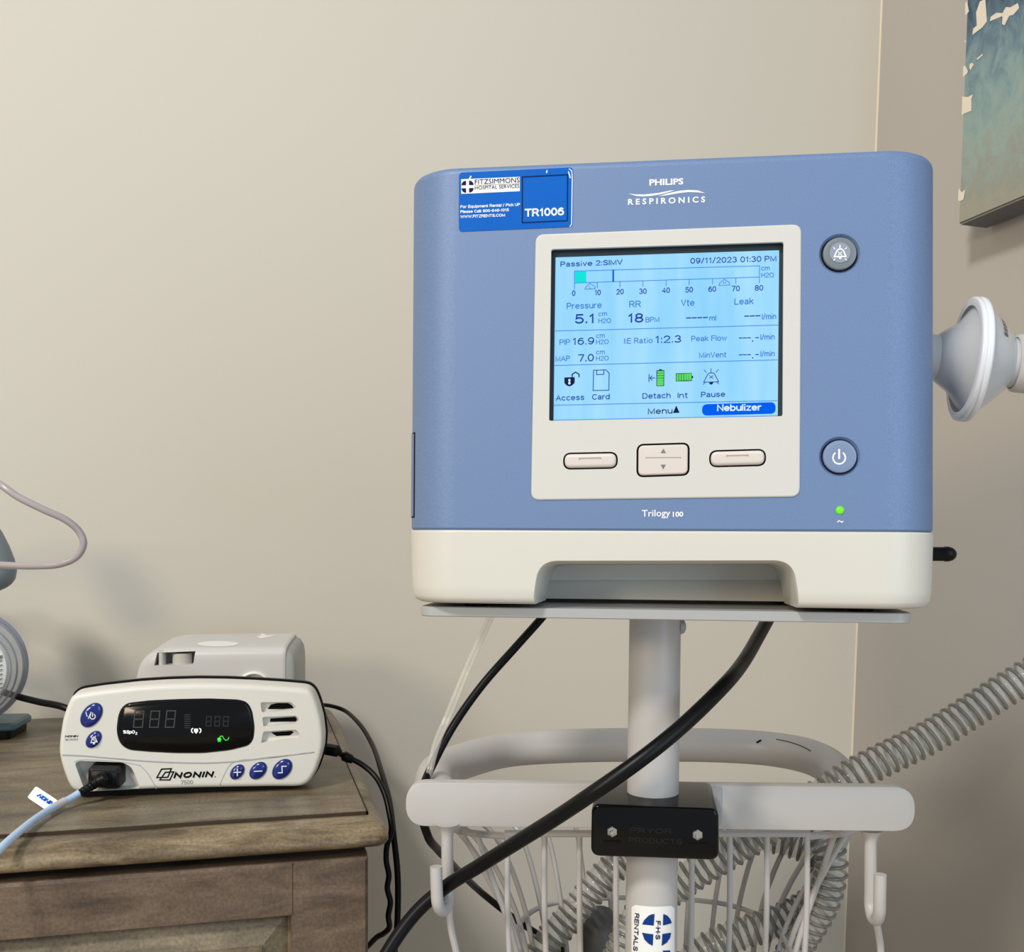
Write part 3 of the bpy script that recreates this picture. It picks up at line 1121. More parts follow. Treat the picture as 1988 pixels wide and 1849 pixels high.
    put_stroke(bm, [(1203, 1022), (1180, 1040)], 4, fn, False, 0)
    put_poly(bm, [(1177, 1066), (1205, 1065), (1200, 1076), (1190, 1080), (1181, 1076)], fn, 3)
    for s in ([(1190, 977), (1190, 1002)], [(1145, 985), (1160, 1002)], [(1238, 983), (1222, 1000)], [(1140, 1078), (1152, 1067)], [(1240, 1076), (1228, 1066)]):
        put_stroke(bm, s, 4, fn, False, 0)
    put_poly(bm, [(946, 1262), (988, 1260), (967, 1214)], fn, 3)
    pill_o = round_poly([(1133, 1208), (1134, 1206), (1603, 1192), (1604, 1192), (1604, 1266), (1603, 1266), (1134, 1278), (1133, 1278)], 1, 1)
    pill_o = round_poly([(1133, 1206), (1603, 1192), (1604, 1266), (1133, 1279)], 34, 10)
    put_poly(bm, pill_o, fn, 5)
fn2 = lift(V.at(SH - 0.0002), 0.302866, 1020, 420)
line_text(bm, 'Nebulizer', (1229, 1251), (1512, 1246), 44, fn2, 0.2, (0.012, -1), 0, 7)
put_poly(bm, ell(282, 1051, 8, 8, 12), fn2, 7)
put_poly(bm, ell(282, 1071, 8, 8, 12), fn2, 7)
put_poly(bm, [(278, 1051), (286, 1051), (286, 1071), (278, 1071)], fn2, 7)
part('screen_writing', bm, SM, scr, 'readings and icons on the display', None, False)

# round buttons
for i, (wx_, wy_) in enumerate(wells):
    c = V.px(wx_, wy_)
    bm = bmesh.new()
    loft(bm, ell(c.x, c.z, 0.00925, 0.00925, 40), [(0.0021, 0), (-0.0006, 0), (-0.0012, 0.0003), (-0.0014, 0.0010), (-0.0015, 0.003)], XZ)
    if i == 0:
        b = part('alarm_button', bm, M['btn_grey_dark'], vent, 'round grey alarm silence button', 40)
        bm = bmesh.new()
        loft(bm, ell(c.x, c.z + 0.0002, 0.0060, 0.0060, 36), [(-0.0013, 0), (-0.0019, 0.0003)], XZ)
        part('button_face', bm, M['btn_grey'], b)
        bm = bmesh.new()
        f = lift(V.at(-0.0021), 100 / 1849.0, 1580, 440)
        put_stroke(bm, [(735, 1085), (830, 870), (890, 815), (990, 810), (1060, 860), (1150, 1075)], 55, f, True)
        put_stroke(bm, [(940, 680), (940, 800)], 50, f)
        put_poly(bm, ell(945, 1120, 52, 52, 14), f)
        for s in ([(715, 765), (755, 805)], [(1175, 765), (1125, 800)], [(715, 1210), (760, 1165)], [(1170, 1205), (1125, 1160)], [(880, 920), (1000, 1030)], [(1000, 920), (880, 1030)]):
            put_stroke(bm, s, 38, f)
        part('bell_mark', bm, M['ink_white'], b, None, None)
    else:
        b = part('power_button', bm, M['btn_blue'], vent, 'round blue-grey power button', 40)
        bm = bmesh.new()
        f = lift(V.at(-0.0017), 628 / 1988.0, 1360, 830)
        ring = [(852 + 38 * math.sin(R_(a)), 187 - 38 * math.cos(R_(a))) for a in range(42, 319, 12)]
        put_stroke(bm, ring, 10, f)
        put_stroke(bm, [(852, 138), (852, 190)], 12, f)
        part('power_mark', bm, M['ink_white'], b, None, None)
    bm = bmesh.new()
    loft(bm, ell(c.x, c.z, 0.0098, 0.0098, 40), [(0.0010, 0), (0.0022, 0)], XZ)
    part('button_gasket', bm, M['dark'], vent, None)
c = V.px(1630.5, 991)
bm = bmesh.new()
loft(bm, ell(c.x, c.z, 0.0023, 0.0023, 20), [(0.001, 0), (-0.0004, 0), (-0.0011, 0.0007), (-0.0014, 0.0014)], XZ)
part('status_light', bm, M['led_green'], vent, 'green status light', 60)

# printing on the front
bm = bmesh.new()
f7 = lift(V.at(-0.0002), 240 / 1988.0, 1180, 320)
put_text(bm, 'PHILIPS', (668, 332), (1216, 312), 97, f7, 0.035)
put_text(bm, 'R E S P I R O N I C S', (325, 643), (1565, 600), 92, f7, 0.03)
put_poly(bm, [(330, 462), (450, 477), (600, 477), (800, 455), (1000, 415), (1078, 410), (1000, 436), (850, 476), (700, 502), (560, 512), (450, 502)], f7)
put_poly(bm, [(805, 508), (950, 463), (1150, 418), (1300, 405), (1450, 412), (1568, 457), (1450, 445), (1300, 440), (1150, 456), (950, 491)], f7)
part('maker_lettering', bm, M['ink_white'], vent, 'white lettering', None)
bm = bmesh.new()
f4 = lift(V.at(-0.0002), 600 / 1988.0, 780, 820)
put_text(bm, 'Trilogy', (1544, 607), (1728, 604), 42, f4, 0.012)
put_text(bm, '100', (1743, 608), (1811, 606), 31, f4, 0.03)
part('model_lettering', bm, M['ink_white'], vent, 'white lettering', None)
bm = bmesh.new()
f5 = lift(V.at(-0.0002), 628 / 1988.0, 1360, 830)
put_stroke(bm, [(842, 582), (850, 574), (860, 578), (868, 584), (876, 577)], 6, f5)
part('mains_mark', bm, M['ink_white'], vent, 'white wave mark', None)

# blue rental label with its own print (no code square)
L6 = lambda h: lift(V.at(h), 250 / 1988.0, 880, 310)
bm = bmesh.new()
o6 = round_poly([(92, 205), (1848, 122), (1842, 1040), (88, 1115)], 60, 6)
xz = [(lambda r: (r.x, r.z))(L6(0)(*p)) for p in o6]
loft(bm, xz, [(0.0002, 0), (-0.00035, 0)], XZ)
lab = part('rental_label', bm, M['label_blue'], vent, 'blue rental label', None)
bm = bmesh.new()
f6 = L6(-0.0005)
put_poly(bm, [(120, 303), (1028, 265), (1028, 488), (122, 530)], f6, 0)
line_text(bm, 'For Equipment Rental / Pick UP', (110, 752), (1030, 715), 46, f6, 0.2)
line_text(bm, 'Please Call: 800-648-1015', (110, 828), (858, 798), 46, f6, 0.2)
line_text(bm, 'WWW.FITZRENTS.COM', (110, 906), (800, 878), 46, f6, 0.2)
line_text(bm, 'TR1006', (1103, 885), (1708, 860), 125, f6, 0.2)
put_stroke(bm, [(1790, 145), (1830, 175), (1836, 300), (1826, 1000), (1800, 1035)], 14, f6)
put_stroke(bm, [(1447, 170), (1440, 200)], 18, f6)
put_stroke(bm, [(1780, 190), (1805, 280)], 18, f6)
put_stroke(bm, [(270, 260), (250, 300)], 22, f6)
f6b = L6(-0.0007)
put_stroke(bm, [(1066, 265), (1764, 230), (1760, 940), (1064, 972)], 12, f6b, True, 1)
put_text(bm, 'FITZSIMMONS', (332, 382), (1022, 350), 74, f6b, 0.0, (0, -1), 0, 1)
put_stroke(bm, [(332, 398), (1020, 368)], 4, f6b, False, 1)
put_text(bm, 'HOSPITAL SERVICES', (332, 463), (1018, 432), 54, f6b, 0.0, (0, -1), 0, 1)
for qx, qy, a0 in ((1, -1, 270), (-1, -1, 180), (-1, 1, 90), (1, 1, 0)):
    cx_, cy_ = 220 + qx * 24, 417 + qy * 24 - qx * 2
    put_poly(bm, [(cx_, cy_)] + [(cx_ + 70 * math.cos(R_(a0 + t)), cy_ + 68 * math.sin(R_(a0 + t))) for t in range(0, 91, 10)], f6b, 1)
part('label_print', bm, [M['ink_white'], M['ink_navy']], lab, None, None, False)

# battery door on the left corner
def plan_pt(s, off):
    """point at arc angle s (deg, 0 = facing front, 90 = facing left) of the left front corner"""
    a = R_(s)
    if s <= 90:
        return (-VW + 0.033 - (0.033 + off) * math.sin(a), 0.033 - (0.033 + off) * math.cos(a))
    return (-VW - off, 0.033 + (s - 90) * 0.002)


zt, zb = V.px(810, 843, 0.02).z, V.px(810, 1003, 0.02).z
for nm, offo, s0, ext, mm, lb in (('door_gap', 0.0002, 58.5, 0.0008, 'dark', None), ('battery_door', 0.0005, 61, 0.0, 'blue', None)):
    bm = bmesh.new()
    prev = None
    ss = [s0 + (130 - s0) * i / 24 for i in range(25)]
    outer = [plan_pt(s, offo) for s in ss]
    inner = [plan_pt(s, -0.001) for s in ss]
    loop = outer + inner[::-1]
    loft(bm, loop, [(zb - ext, 0), (zt + ext, 0)], XY)
    part(nm, bm, M[mm], vent, lb)

# black plug low on the right side, outlet socket higher up
bm = bmesh.new()
pm = Matrix.Translation((VW, 0.075, V.px(1826, 1076, 0.075).z))
lathe(bm, [(-0.002, 0.0046), (0.0005, 0.0046), (0.001, 0.0044), (0.018, 0.0044), (0.0185, 0.0047), (0.0208, 0.0047), (0.0232, 0.0040), (0.0248, 0.0026), (0.0256, 0.001)], pm, 24)
part('side_plug', bm, M['black'], vent, 'black rubber plug')
AX = Matrix.Translation((VW, 0.072, V.px(1806, 690, 0.072).z)) @ Matrix.Rotation(R_(5.5), 4, 'Y')
bm = bmesh.new()
lathe(bm, [(-0.004, 0.0172), (0.003, 0.0172), (0.003, 0.0138), (-0.004, 0.0138)], AX, 40)
part('outlet_socket', bm, M['frame_dark'], vent)

# ------------------------------------------------------------------ breathing filter at the outlet
FM = VM @ AX
flt = thing('breathing_filter', FM, 'translucent white disc filter plugged into the right side of the ventilator', 'filter')
FI = Matrix.Identity(4)
bm = bmesh.new()
lathe(bm, [(-0.002, 0.0135), (0.0125, 0.0140), (0.0132, 0.0150), (0.024, 0.0225), (0.0318, 0.0335), (0.0318, 0.032), (0.024, 0.0212), (0.0126, 0.0128), (-0.002, 0.0122)], FI, 64, True)
part('inlet_cone', bm, M['filter'], flt)
bm = bmesh.new()
lathe(bm, [(0.0290, 0.033), (0.0290, 0.0372), (0.0296, 0.0382), (0.0318, 0.0386), (0.0326, 0.0378), (0.0334, 0.0386), (0.0354, 0.0384), (0.0364, 0.0374), (0.0366, 0.033), (0.033, 0.0315)], FI, 72, True)
part('rim', bm, M['filter_rim'], flt, 'white ribbed rim', 60)
bm = bmesh.new()
lathe(bm, [(0.0310, 0.033), (0.0330, 0.033)], FI, 48)
part('filter_pad', bm, M['filter_rim'], flt)
bm = bmesh.new()
lathe(bm, [(0.0366, 0.0345), (0.046, 0.0262), (0.0545, 0.0175), (0.0560, 0.0155), (0.072, 0.0148), (0.072, 0.0138), (0.055, 0.0142), (0.045, 0.0248), (0.0366, 0.033)], FI, 64, True)
part('outlet_cone', bm, M['filter'], flt)
bm = bmesh.new()
for a in range(-62, -24, 2):
    a0, a1 = R_(a), R_(a + 1.3)
    for (x0, r0), (x1, r1) in (((0.0445, 0.0278), (0.0475, 0.0252)),):
        q = [(x0, r0, a0), (x1, r1, a0), (x1, r1, a1), (x0, r0, a1)]
        if a % 8 == 0:
            continue
        bm.faces.new([bm.verts.new((x, -r * math.cos(t) - 0.0002, -r * math.sin(t) + 0.0002)) for x, r, t in q])
part('print_mark', bm, M['ink_black'], flt, 'small black print', None)

# ------------------------------------------------------------------ rolling stand
PX0, PD = 1271.0, 0.702
p_top = P(1272, 1201, PD)
p_bot = P(1263.5, 1849, PD)
pdir = (p_bot - p_top).normalized()
floor_pt = p_top + pdir * ((p_top.z - 0.0) / -pdir.z)
SMX = Matrix.Translation(floor_pt) @ Matrix.Rotation(YAW, 4, 'Z')
stand = thing('ventilator_stand', SMX, 'pale grey rolling stand with pole, black clamp and wire basket under the ventilator', 'stand')
si = SMX.inverted()
LP = lambda px, py, d: si @ P(px, py, d)
# tray (drawn in the ventilator's own frame: it lies flat under it)
tm = si @ VM
bm = bmesh.new()
tp = rrect(-0.1475, 0.0125, 0.1415, 0.155, 0.010, 8)
loft(bm, tp, [(-0.0087, 0.0006), (-0.0082, 0), (-0.0033, 0), (-0.0028, 0.0006)], XY)
bm.transform(tm)
part('tray', bm, M['tray'], stand, 'flat grey tray')
bm = bmesh.new()
lt = si @ p_top
RP = 0.0168
sweep(bm, [lt + Vector((0, 0, 0.006)), si @ p_bot, Vector((0, 0, 0.06))], RP, 40)
part('pole', bm, M['stand'], stand)
bm = bmesh.new()
kn = LP(1319, 1217, 0.70)
lathe(bm, [(0, 0.005), (0.0012, 0.005), (0.003, 0.0042), (0.0040, 0.0024), (0.0043, 0.0008)], Matrix.Translation(kn), 24)
part('collar_screw', bm, M['tray'], stand)

# clamp
CMX = CAM @ Matrix.Translation((0.0905, 0.665, -0.1900)) @ Matrix.Rotation(-0.125, 4, 'Z')
CF = Frame(CMX)
cm = si @ CMX
co = round_poly([CF.xz(1148.5, 1562), CF.xz(1395.5, 1571.5), CF.xz(1396, 1672), CF.xz(1147, 1663.5)], [0.0052, 0.0052, 0.006, 0.006], 8)
bm = bmesh.new()
loft(bm, co, [(0.0, 0.0022), (0.0003, 0.0012), (0.0010, 0.0004), (0.0022, 0.0), (0.068, 0.0)], XZ)
bm.transform(cm)
clamp = part('clamp', bm, M['black_gloss'], stand, 'glossy black pole clamp', 50)
C3 = lambda h: lift(CF.at(h), 280 / 1675.0, 1130, 1540)
for (bx, by) in ((350, 447), (1340, 482)):
    bm = bmesh.new()
    c = C3(0)(bx, by)
    hexa = [(c.x + 0.0034 * math.cos(R_(60 * k + 30)), c.z + 0.0034 * math.sin(R_(60 * k + 30))) for k in range(6)]
    loft(bm, hexa, [(0.001, 0), (-0.0016, 0), (-0.0022, 0.0006)], XZ)
    loft(bm, ell(c.x, c.z, 0.0018, 0.0018, 20), [(-0.002, 0), (-0.0036, 0), (-0.0042, 0.0006)], XZ)
    bm.transform(cm)
    part('screw', bm, M['steel'], clamp, 'steel hex screw')
bm = bmesh.new()
line_text(bm, 'PRYOR', (560, 462), (1040, 478), 62, C3(-0.0003), 0.16)
line_text(bm, 'PRODUCTS', (545, 575), (1160, 597), 62, C3(-0.0003), 0.16)
bm.transform(cm)
part('embossed_lettering', bm, mat('black_emboss', srgb(16, 16, 18), 0.3), clamp, 'embossed black lettering', None)
for (x0, y0) in ((235, 545), (1240, 572)):
    bm = bmesh.new()
    c0 = C3(0)(x0, y0)
    loft(bm, round_poly([CF.xz(1130 + (x0) * .1672, 1540 + y0 * .1672), CF.xz(1130 + (x0 + 220) * .1672, 1540 + (y0 + 6) * .1672), CF.xz(1130 + (x0 + 215) * .1672, 1540 + (y0 + 50) * .1672), CF.xz(1130 + (x0 + 5) * .1672, 1540 + (y0 + 42) * .1672)], 0.0004, 3), [(0.001, 0), (-0.0005, 0.0004)], XZ)
    bm.transform(cm)
    part('clamp_rib', bm, M['black_gloss'], clamp)

# cross bar behind the clamp
BMX = CAM @ Matrix.Translation((0.1027, 0.742, -0.19)) @ Matrix.Rotation(-0.040, 4, 'Z')
BF = Frame(BMX)
bmx = si @ BMX
bo = round_poly([BF.xz(787.5, 1519.5), BF.xz(1777, 1529), BF.xz(1777, 1615.5), BF.xz(787.5, 1605)], [0.0148] * 4, 14)
bm = bmesh.new()
loft(bm, bo, [(0.0, 0.0010), (0.0003, 0.0003), (0.0010, 0.0), (0.0100, 0.0), (0.0106, 0.0006)], XZ)
bm.transform(bmx)
part('cross_bar', bm, M['stand'], stand)
bm = bmesh.new()
pl = [BF.xz(1160, 1524), BF.xz(1400, 1527), BF.xz(1400, 1600), BF.xz(1160, 1600)]
loft(bm, pl, [(-0.0015, 0), (0.001, 0)], XZ)
bm.transform(bmx)
part('back_plate', bm, M['tray'], stand)

# tubular push handle behind the bar
HZ = -0.1985
hp_ = [(-0.0465, 0.756), (-0.060, 0.82), (-0.058, 0.867), (-0.037, 0.907), (-0.004, 0.946), (0.05, 0.963), (0.128, 0.968), (0.190, 0.964),
       (0.232, 0.948), (0.257, 0.912), (0.266, 0.880, -0.2035), (0.2685, 0.860, -0.2160), (0.2675, 0.854, -0.2330)]
bm = bmesh.new()
sweep(bm, spline([si @ (CAM @ Vector((q[0], q[1], q[2] if len(q) > 2 else HZ))) for q in hp_], 10), 0.0150, 24)
handle = part('push_handle', bm, M['stand'], stand, 'curved tube push handle')
bm = bmesh.new()
hw = spline([si @ (CAM @ Vector((q[0], q[1], q[2] if len(q) > 2 else HZ))) for q in hp_], 10)
eye = si @ CAM.translation


def on_tube(i, up_):
    v = ((eye - hw[i]).normalized() + Vector((0, 0, up_)))
    t = (hw[i + 1] - hw[i - 1]).normalized()
    v = (v - t * v.dot(t)).normalized()
    return hw[i] + v * 0.0150


sweep(bm, [on_tube(77, 0.3), on_tube(78, 0.55)], 0.0009, 6)
part('scuff', bm, M['ink_black'], handle, 'short black scuff')
bm = bmesh.new()
sweep(bm, [on_tube(k, 0.75 - 0.05 * (k - 82)) for k in range(82, 94)], 0.0005, 6)
part('scuff', bm, M['seam'], handle, 'dark scuff marks')

# hooks under the bar
for pts, nm in (([(868, 1600, .748), (868, 1625, .748), (869, 1700, .748), (870, 1740, .747), (866, 1763, .741), (857, 1768, .734), (850, 1755, .728), (848, 1730, .727), (846.5, 1683, .727)], 'L'),
                ([(1690, 1612, .748), (1690, 1640, .748), (1690, 1730, .748), (1690, 1760, .747), (1695, 1782, .741), (1702, 1786, .735), (1707, 1772, .729), (1708, 1745, .727), (1709, 1698, .727)], 'R')):
    w = spline([LP(*p) for p in pts], 8)
    bm = bmesh.new()
    n = len(w)
    sweep(bm, w, lambda i: 0.0042 + 0.0040 * max(0.0, 1 - i / 9.0) ** 2, 20)
    part('hook', bm, M['stand'], stand, 'bent rod hook')

# wire basket hung behind the bar
bas_z = lambda py, d: (CY - py) * d / F_PX
top = [(1010, .770), (985, .768), (-1, 0), (1565, .766)]
cpt = lambda x, d, z: si @ (CAM @ Vector((x, d, z)))
WR = 0.0021
zr = bas_z(1619, .765)
front = [((px - CX) * .765 / F_PX) for px in (985, 1057, 1125, 1196, 1270, 1343, 1417, 1489, 1567)]
rim_plan = [(front[0], .765), (front[-1], .765)]
bm = bmesh.new()
sweep(bm, [cpt(front[0] - .002, .765, zr), cpt(front[-1] + .002, .765, zr)], 0.0026, 12)
basket = part('basket', bm, M['stand'], stand, 'white wire basket')
bm = bmesh.new()
# rim round the sides and back just under the handle
rim = [(front[0], .765), (-.030, .79), (-.046, .83), (-.045, .868), (-.026, .905), (.01, .935), (.07, .948), (.14, .948), (.20, .935), (.24, .905), (.262, .868), (.263, .83), (.246, .79), (front[-1], .765)]
zrim = lambda d: zr - .002 - max(0.0, d - .765) * .19
sweep(bm, spline([cpt(x, d, zrim(d)) for x, d in rim], 8), 0.0026, 10)
part('rim', bm, M['stand'], basket)
bm = bmesh.new()
mr = [(front[0] + .006, .768), (.006, .80), (.004, .84), (.010, .875), (.030, .905), (.075, .92), (.135, .92), (.182, .905), (.205, .875), (.211, .84), (.209, .80), (front[-1] - .006, .768)]
zm = bas_z(1745, .92)
sweep(bm, spline([cpt(x, d, zm) for x, d in mr + [mr[0]]], 8), 0.0021, 10)
part('hoop', bm, M['stand'], basket)
bm = bmesh.new()
zbt = zm - .13
brp = [(front[0] + .02, .775), (.022, .80), (.022, .84), (.030, .87), (.05, .888), (.08, .895), (.13, .895), (.165, .888), (.185, .87), (.192, .84), (.190, .80), (front[-1] - .02, .775)]
sweep(bm, spline([cpt(x, d, zbt) for x, d in brp + [brp[0]]], 8), 0.0021, 10)
for k in range(9):
    x = .03 + k * .018
    sweep(bm, [cpt(x, .778, zbt), cpt(x, .89, zbt)], WR, 8)
part('bottom_grid', bm, M['stand'], basket)


def wire(pts):
    bm = bmesh.new()
    sweep(bm, spline([cpt(*p) for p in pts], 6), WR, 10)
    part('wire', bm, M['stand'], basket)


for x in front:
    wire([(x, .765, zr), (x, .7655, zr - .05), (x + (.105 - x) * .02, .767, zm), (x + (.105 - x) * .1, .776, zbt)])


def polyat(pl, t):
    P_ = [Vector((a, b, 0)) for a, b in pl]
    L = [0]
    for a, b in zip(P_, P_[1:]):
        L.append(L[-1] + (b - a).length)
    s = t * L[-1]
    for i in range(len(P_) - 1):
        if s <= L[i + 1] + 1e-9:
            q = P_[i].lerp(P_[i + 1], (s - L[i]) / max(1e-9, L[i + 1] - L[i]))
            return q.x, q.y
    return pl[-1]


for k in range(1, 20):
    t = k / 20.0
    a, m_, b = polyat(rim, t), polyat(mr, t), polyat(brp, t)
    wire([(a[0], a[1], zrim(a[1])), (a[0] * .62 + m_[0] * .38, a[1] * .62 + m_[1] * .38, zr * .6 + zm * .4), (m_[0], m_[1], zm), (b[0], b[1], zbt)])
for s, x0, x1 in ((1, .266, .212),):
    bm = bmesh.new()
    w = spline([cpt(x0, .852, zr - .015), cpt(x0 * .75 + x1 * .25, .854, zr - .05), cpt(x0 * .25 + x1 * .75, .855, zm - .015), cpt(x1, .86, zbt)], 8)
    sweep(bm, w, lambda i: 0.0075, 14)
    part('basket_strut', bm, M['tray'], stand)

for pts in ([(872, 1735, .752), (872, 1770, .754), (876, 1805, .757), (886, 1850, .760), (905, 1960, .768), (960, 2160, .785), (1010, 2230, .80)], [(1693, 1745, .752), (1698, 1775, .754), (1705, 1810, .757), (1710, 1850, .760), (1698, 1960, .768), (1640, 2160, .785), (1580, 2230, .80)]):
    bm = bmesh.new()
    sweep(bm, spline([LP(*p) for p in pts], 6), 0.0026, 10)
    part('side_rod', bm, M['stand'], stand)

# pole label
PXL = lambda y: 1272 + (y - 1201) * (1263.5 - 1272) / 648.0


def on_pole(off):
    def f(px, py):
        o = si @ CAM.translation
        d = (si @ P(px, py, 1.0)) - o
        a = lt
        ax = (si @ p_bot - lt).normalized()
        # ray/cylinder
        dd = d - ax * d.dot(ax)
        oo = (o - a) - ax * (o - a).dot(ax)
        r = RP + off
        A_, B_, C_ = dd.dot(dd), 2 * dd.dot(oo), oo.dot(oo) - r * r
        disc = max(0.0, B_ * B_ - 4 * A_ * C_)
        t = (-B_ - math.sqrt(disc)) / (2 * A_)
        return o + d * t
    return f


fp0, fp1, fp2 = on_pole(0.00005), on_pole(0.0003), on_pole(0.0006)
bm = bmesh.new()
cols = []
NXL, X0, X1 = 24, 1226.0, 1309.5
for i in range(NXL + 1):
    x = X0 + (X1 - X0) * i / NXL
    e = abs(i / NXL - 0.5) * 2
    yt = 1762 - 2.5 * (1 - (i / NXL)) + (6.0 if i in (0, NXL) else (2.5 if i in (1, NXL - 1) else 0)) - 3.5 * e * e
    cols.append([bm.verts.new(fp1(x, y)) for y in [yt + (1960 - yt) * k / 8 for k in range(9)]])
for A_, B_ in zip(cols, cols[1:]):
    for k in range(8):
        bm.faces.new((A_[k], B_[k], B_[k + 1], A_[k + 1]))
plab = part('pole_label', bm, M['label_white'], stand, 'white rental label', 60)
bm = bmesh.new()
f3 = lift(fp2, 280 / 1675.0, 1130, 1540)
for poly in ([(698, 1528), (720, 1480), (770, 1430), (805, 1412), (842, 1407), (837, 1474), (832, 1542), (765, 1535)],
             [(945, 1407), (990, 1425), (1025, 1465), (1043, 1512), (990, 1528), (940, 1540), (942, 1474)],
             [(695, 1623), (760, 1635), (827, 1643), (824, 1710), (820, 1777), (770, 1750), (725, 1705)],
             [(933, 1640), (985, 1632), (1036, 1625), (1022, 1685), (985, 1740), (925, 1778), (930, 1710)],
             [(940, 1832), (1025, 1830), (1020, 1990), (935, 1992)]):
    put_poly(bm, poly, f3, 0)
line_text(bm, 'F\u00b7H\u00b7S', (858, 1488), (852, 1703), 55, f3, 0.2, (1, 0.02), 0, 1)
line_text(bm, 'RENTALS', (612, 1397), (592, 1832), 52, f3, 0.19, (1, 0.02), 0.2, 1)
part('label_print', bm, [M['ink_blue'], M['ink_navy']], plab, None, None, False)

# five-legged wheeled base
bm = bmesh.new()
loft(bm, ell(0, 0, 0.045, 0.045, 32), [(0.055, 0), (0.10, 0), (0.115, 0.02)], XY)
part('hub', bm, M['stand'], stand)
for k in range(5):
    a = R_(72 * k + 20)
    ca, sa = math.cos(a), math.sin(a)
    bm = bmesh.new()
    sweep(bm, [Vector((ca * 0.02, sa * 0.02, 0.085)), Vector((ca * 0.14, sa * 0.14, 0.08)), Vector((ca * 0.27, sa * 0.27, 0.07))], 0.016, 12)
    leg = part('leg', bm, M['stand'], stand)
    bm = bmesh.new()
    wm_ = Matrix.Translation((ca * 0.27, sa * 0.27, 0.029)) @ Matrix.Rotation(a + R_(90), 4, 'Z') @ Matrix.Translation((-0.009, 0, 0))
    lathe(bm, [(0, 0.024), (0.003, 0.029), (0.015, 0.029), (0.018, 0.024)], wm_, 28)
    sweep(bm, [Vector((ca * 0.27, sa * 0.27, 0.03)), Vector((ca * 0.27, sa * 0.27, 0.075))], 0.006, 10)
    part('castor', bm, M['black'], leg)

# ------------------------------------------------------------------ breathing hose
HR, HP = 0.0113, 0.0073
e0 = FM @ Vector((0.060, 0, 0))
e1 = FM @ Vector((0.085, 0, 0))
path = [FM @ Vector((0.083, 0, 0)), FM @ Vector((0.12, 0, -0.002)), FM @ Vector((0.165, 0.0, -0.025)), P(2330, 900, .74), P(2300, 1080, .77), P(2160, 1215, .80),
        P(1966, 1330, .815), P(1804, 1431, .815), P(1661, 1503, .81), P(1500, 1604, .815), P(1400, 1664, .82), P(1325, 1712, .825), P(1235, 1785, .825),
        P(1190, 1880, .83), P(1120, 1950, .85), P(1035, 1935, .87), P(1050, 1850, .875), P(1115, 1772, .88), P(1180, 1695, .885), P(1262, 1642, .89), P(1400, 1625, .892),
        P(1520, 1632, .885), P(1592, 1668, .875), P(1590, 1735, .865), P(1520, 1785, .858), P(1420, 1820, .855), P(1340, 1868, .855), P(1290, 1960, .862), P(1370, 2030, .87), P(1470, 1950, .85), P(1545, 1840, .835), P(1602, 1740, .825),
        P(1612, 1660, .825), P(1580, 1600, .835), P(1540, 1565, .85)]
hc_ = resample(spline(path, 14), 0.0012)
root = Matrix.Translation(Vector((hc_[0].x, hc_[0].y, min(p.z for p in hc_))))
hose = thing('breathing_hose', root, 'clear ribbed breathing hose running from the filter down behind the bar into the basket', 'hose')
hi = root.inverted()
hl = [hi @ p for p in hc_]
bm = bmesh.new()
sweep(bm, hl, lambda i: HR * (1 + 0.035 * math.cos(2 * math.pi * i * 0.0012 / HP)), 16, False)
part('hose_wall', bm, M['hose_wall'], hose, 'translucent hose wall', 180)
T_, N_, B_ = frames(hl)
helix = []
tot = len(hl)
sub = 14
turns = (tot - 1) * 0.0012 / HP
for k in range(int(turns * sub)):
    s = k / sub * HP / 0.0012
    i = min(tot - 2, int(s))
    f = s - i
    a = 2 * math.pi * k / sub
    q = hl[i].lerp(hl[i + 1], f)
    nn = N_[i].lerp(N_[i + 1], f)
    bb = B_[i].lerp(B_[i + 1], f)
    helix.append(q + (nn * math.cos(a) + bb * math.sin(a)) * (HR + 0.0006))
bm = bmesh.new()
sweep(bm, helix, 0.00135, 6)
part('spiral_rib', bm, M['hose_rib'], hose, 'grey spiral rib', 180)
bm = bmesh.new()
lathe(bm, [(0.0585, 0.0158), (0.0595, 0.0176), (0.0620, 0.0180), (0.084, 0.0180), (0.090, 0.0150), (0.090, 0.0122), (0.0585, 0.0152)], hi @ FM, 48, True)
part('hose_cuff', bm, M['hose_cuff'], hose, 'pale grey cuff on the filter')

# soft grey elbow lying in the basket
bm = bmesh.new()
sweep(bm, spline([P(1166, 1793, .915), P(1166, 1798, .91), P(1166, 1812, .905), P(1164, 1880, .90), P(1160, 1960, .89)], 6), lambda i: 0.0135 if i == 0 else 0.0155, 28)
solo('rubber_adaptor', bm, M['grey_cuff'], 'dark grey rubber adaptor in the basket left of the pole', 'hose adaptor')

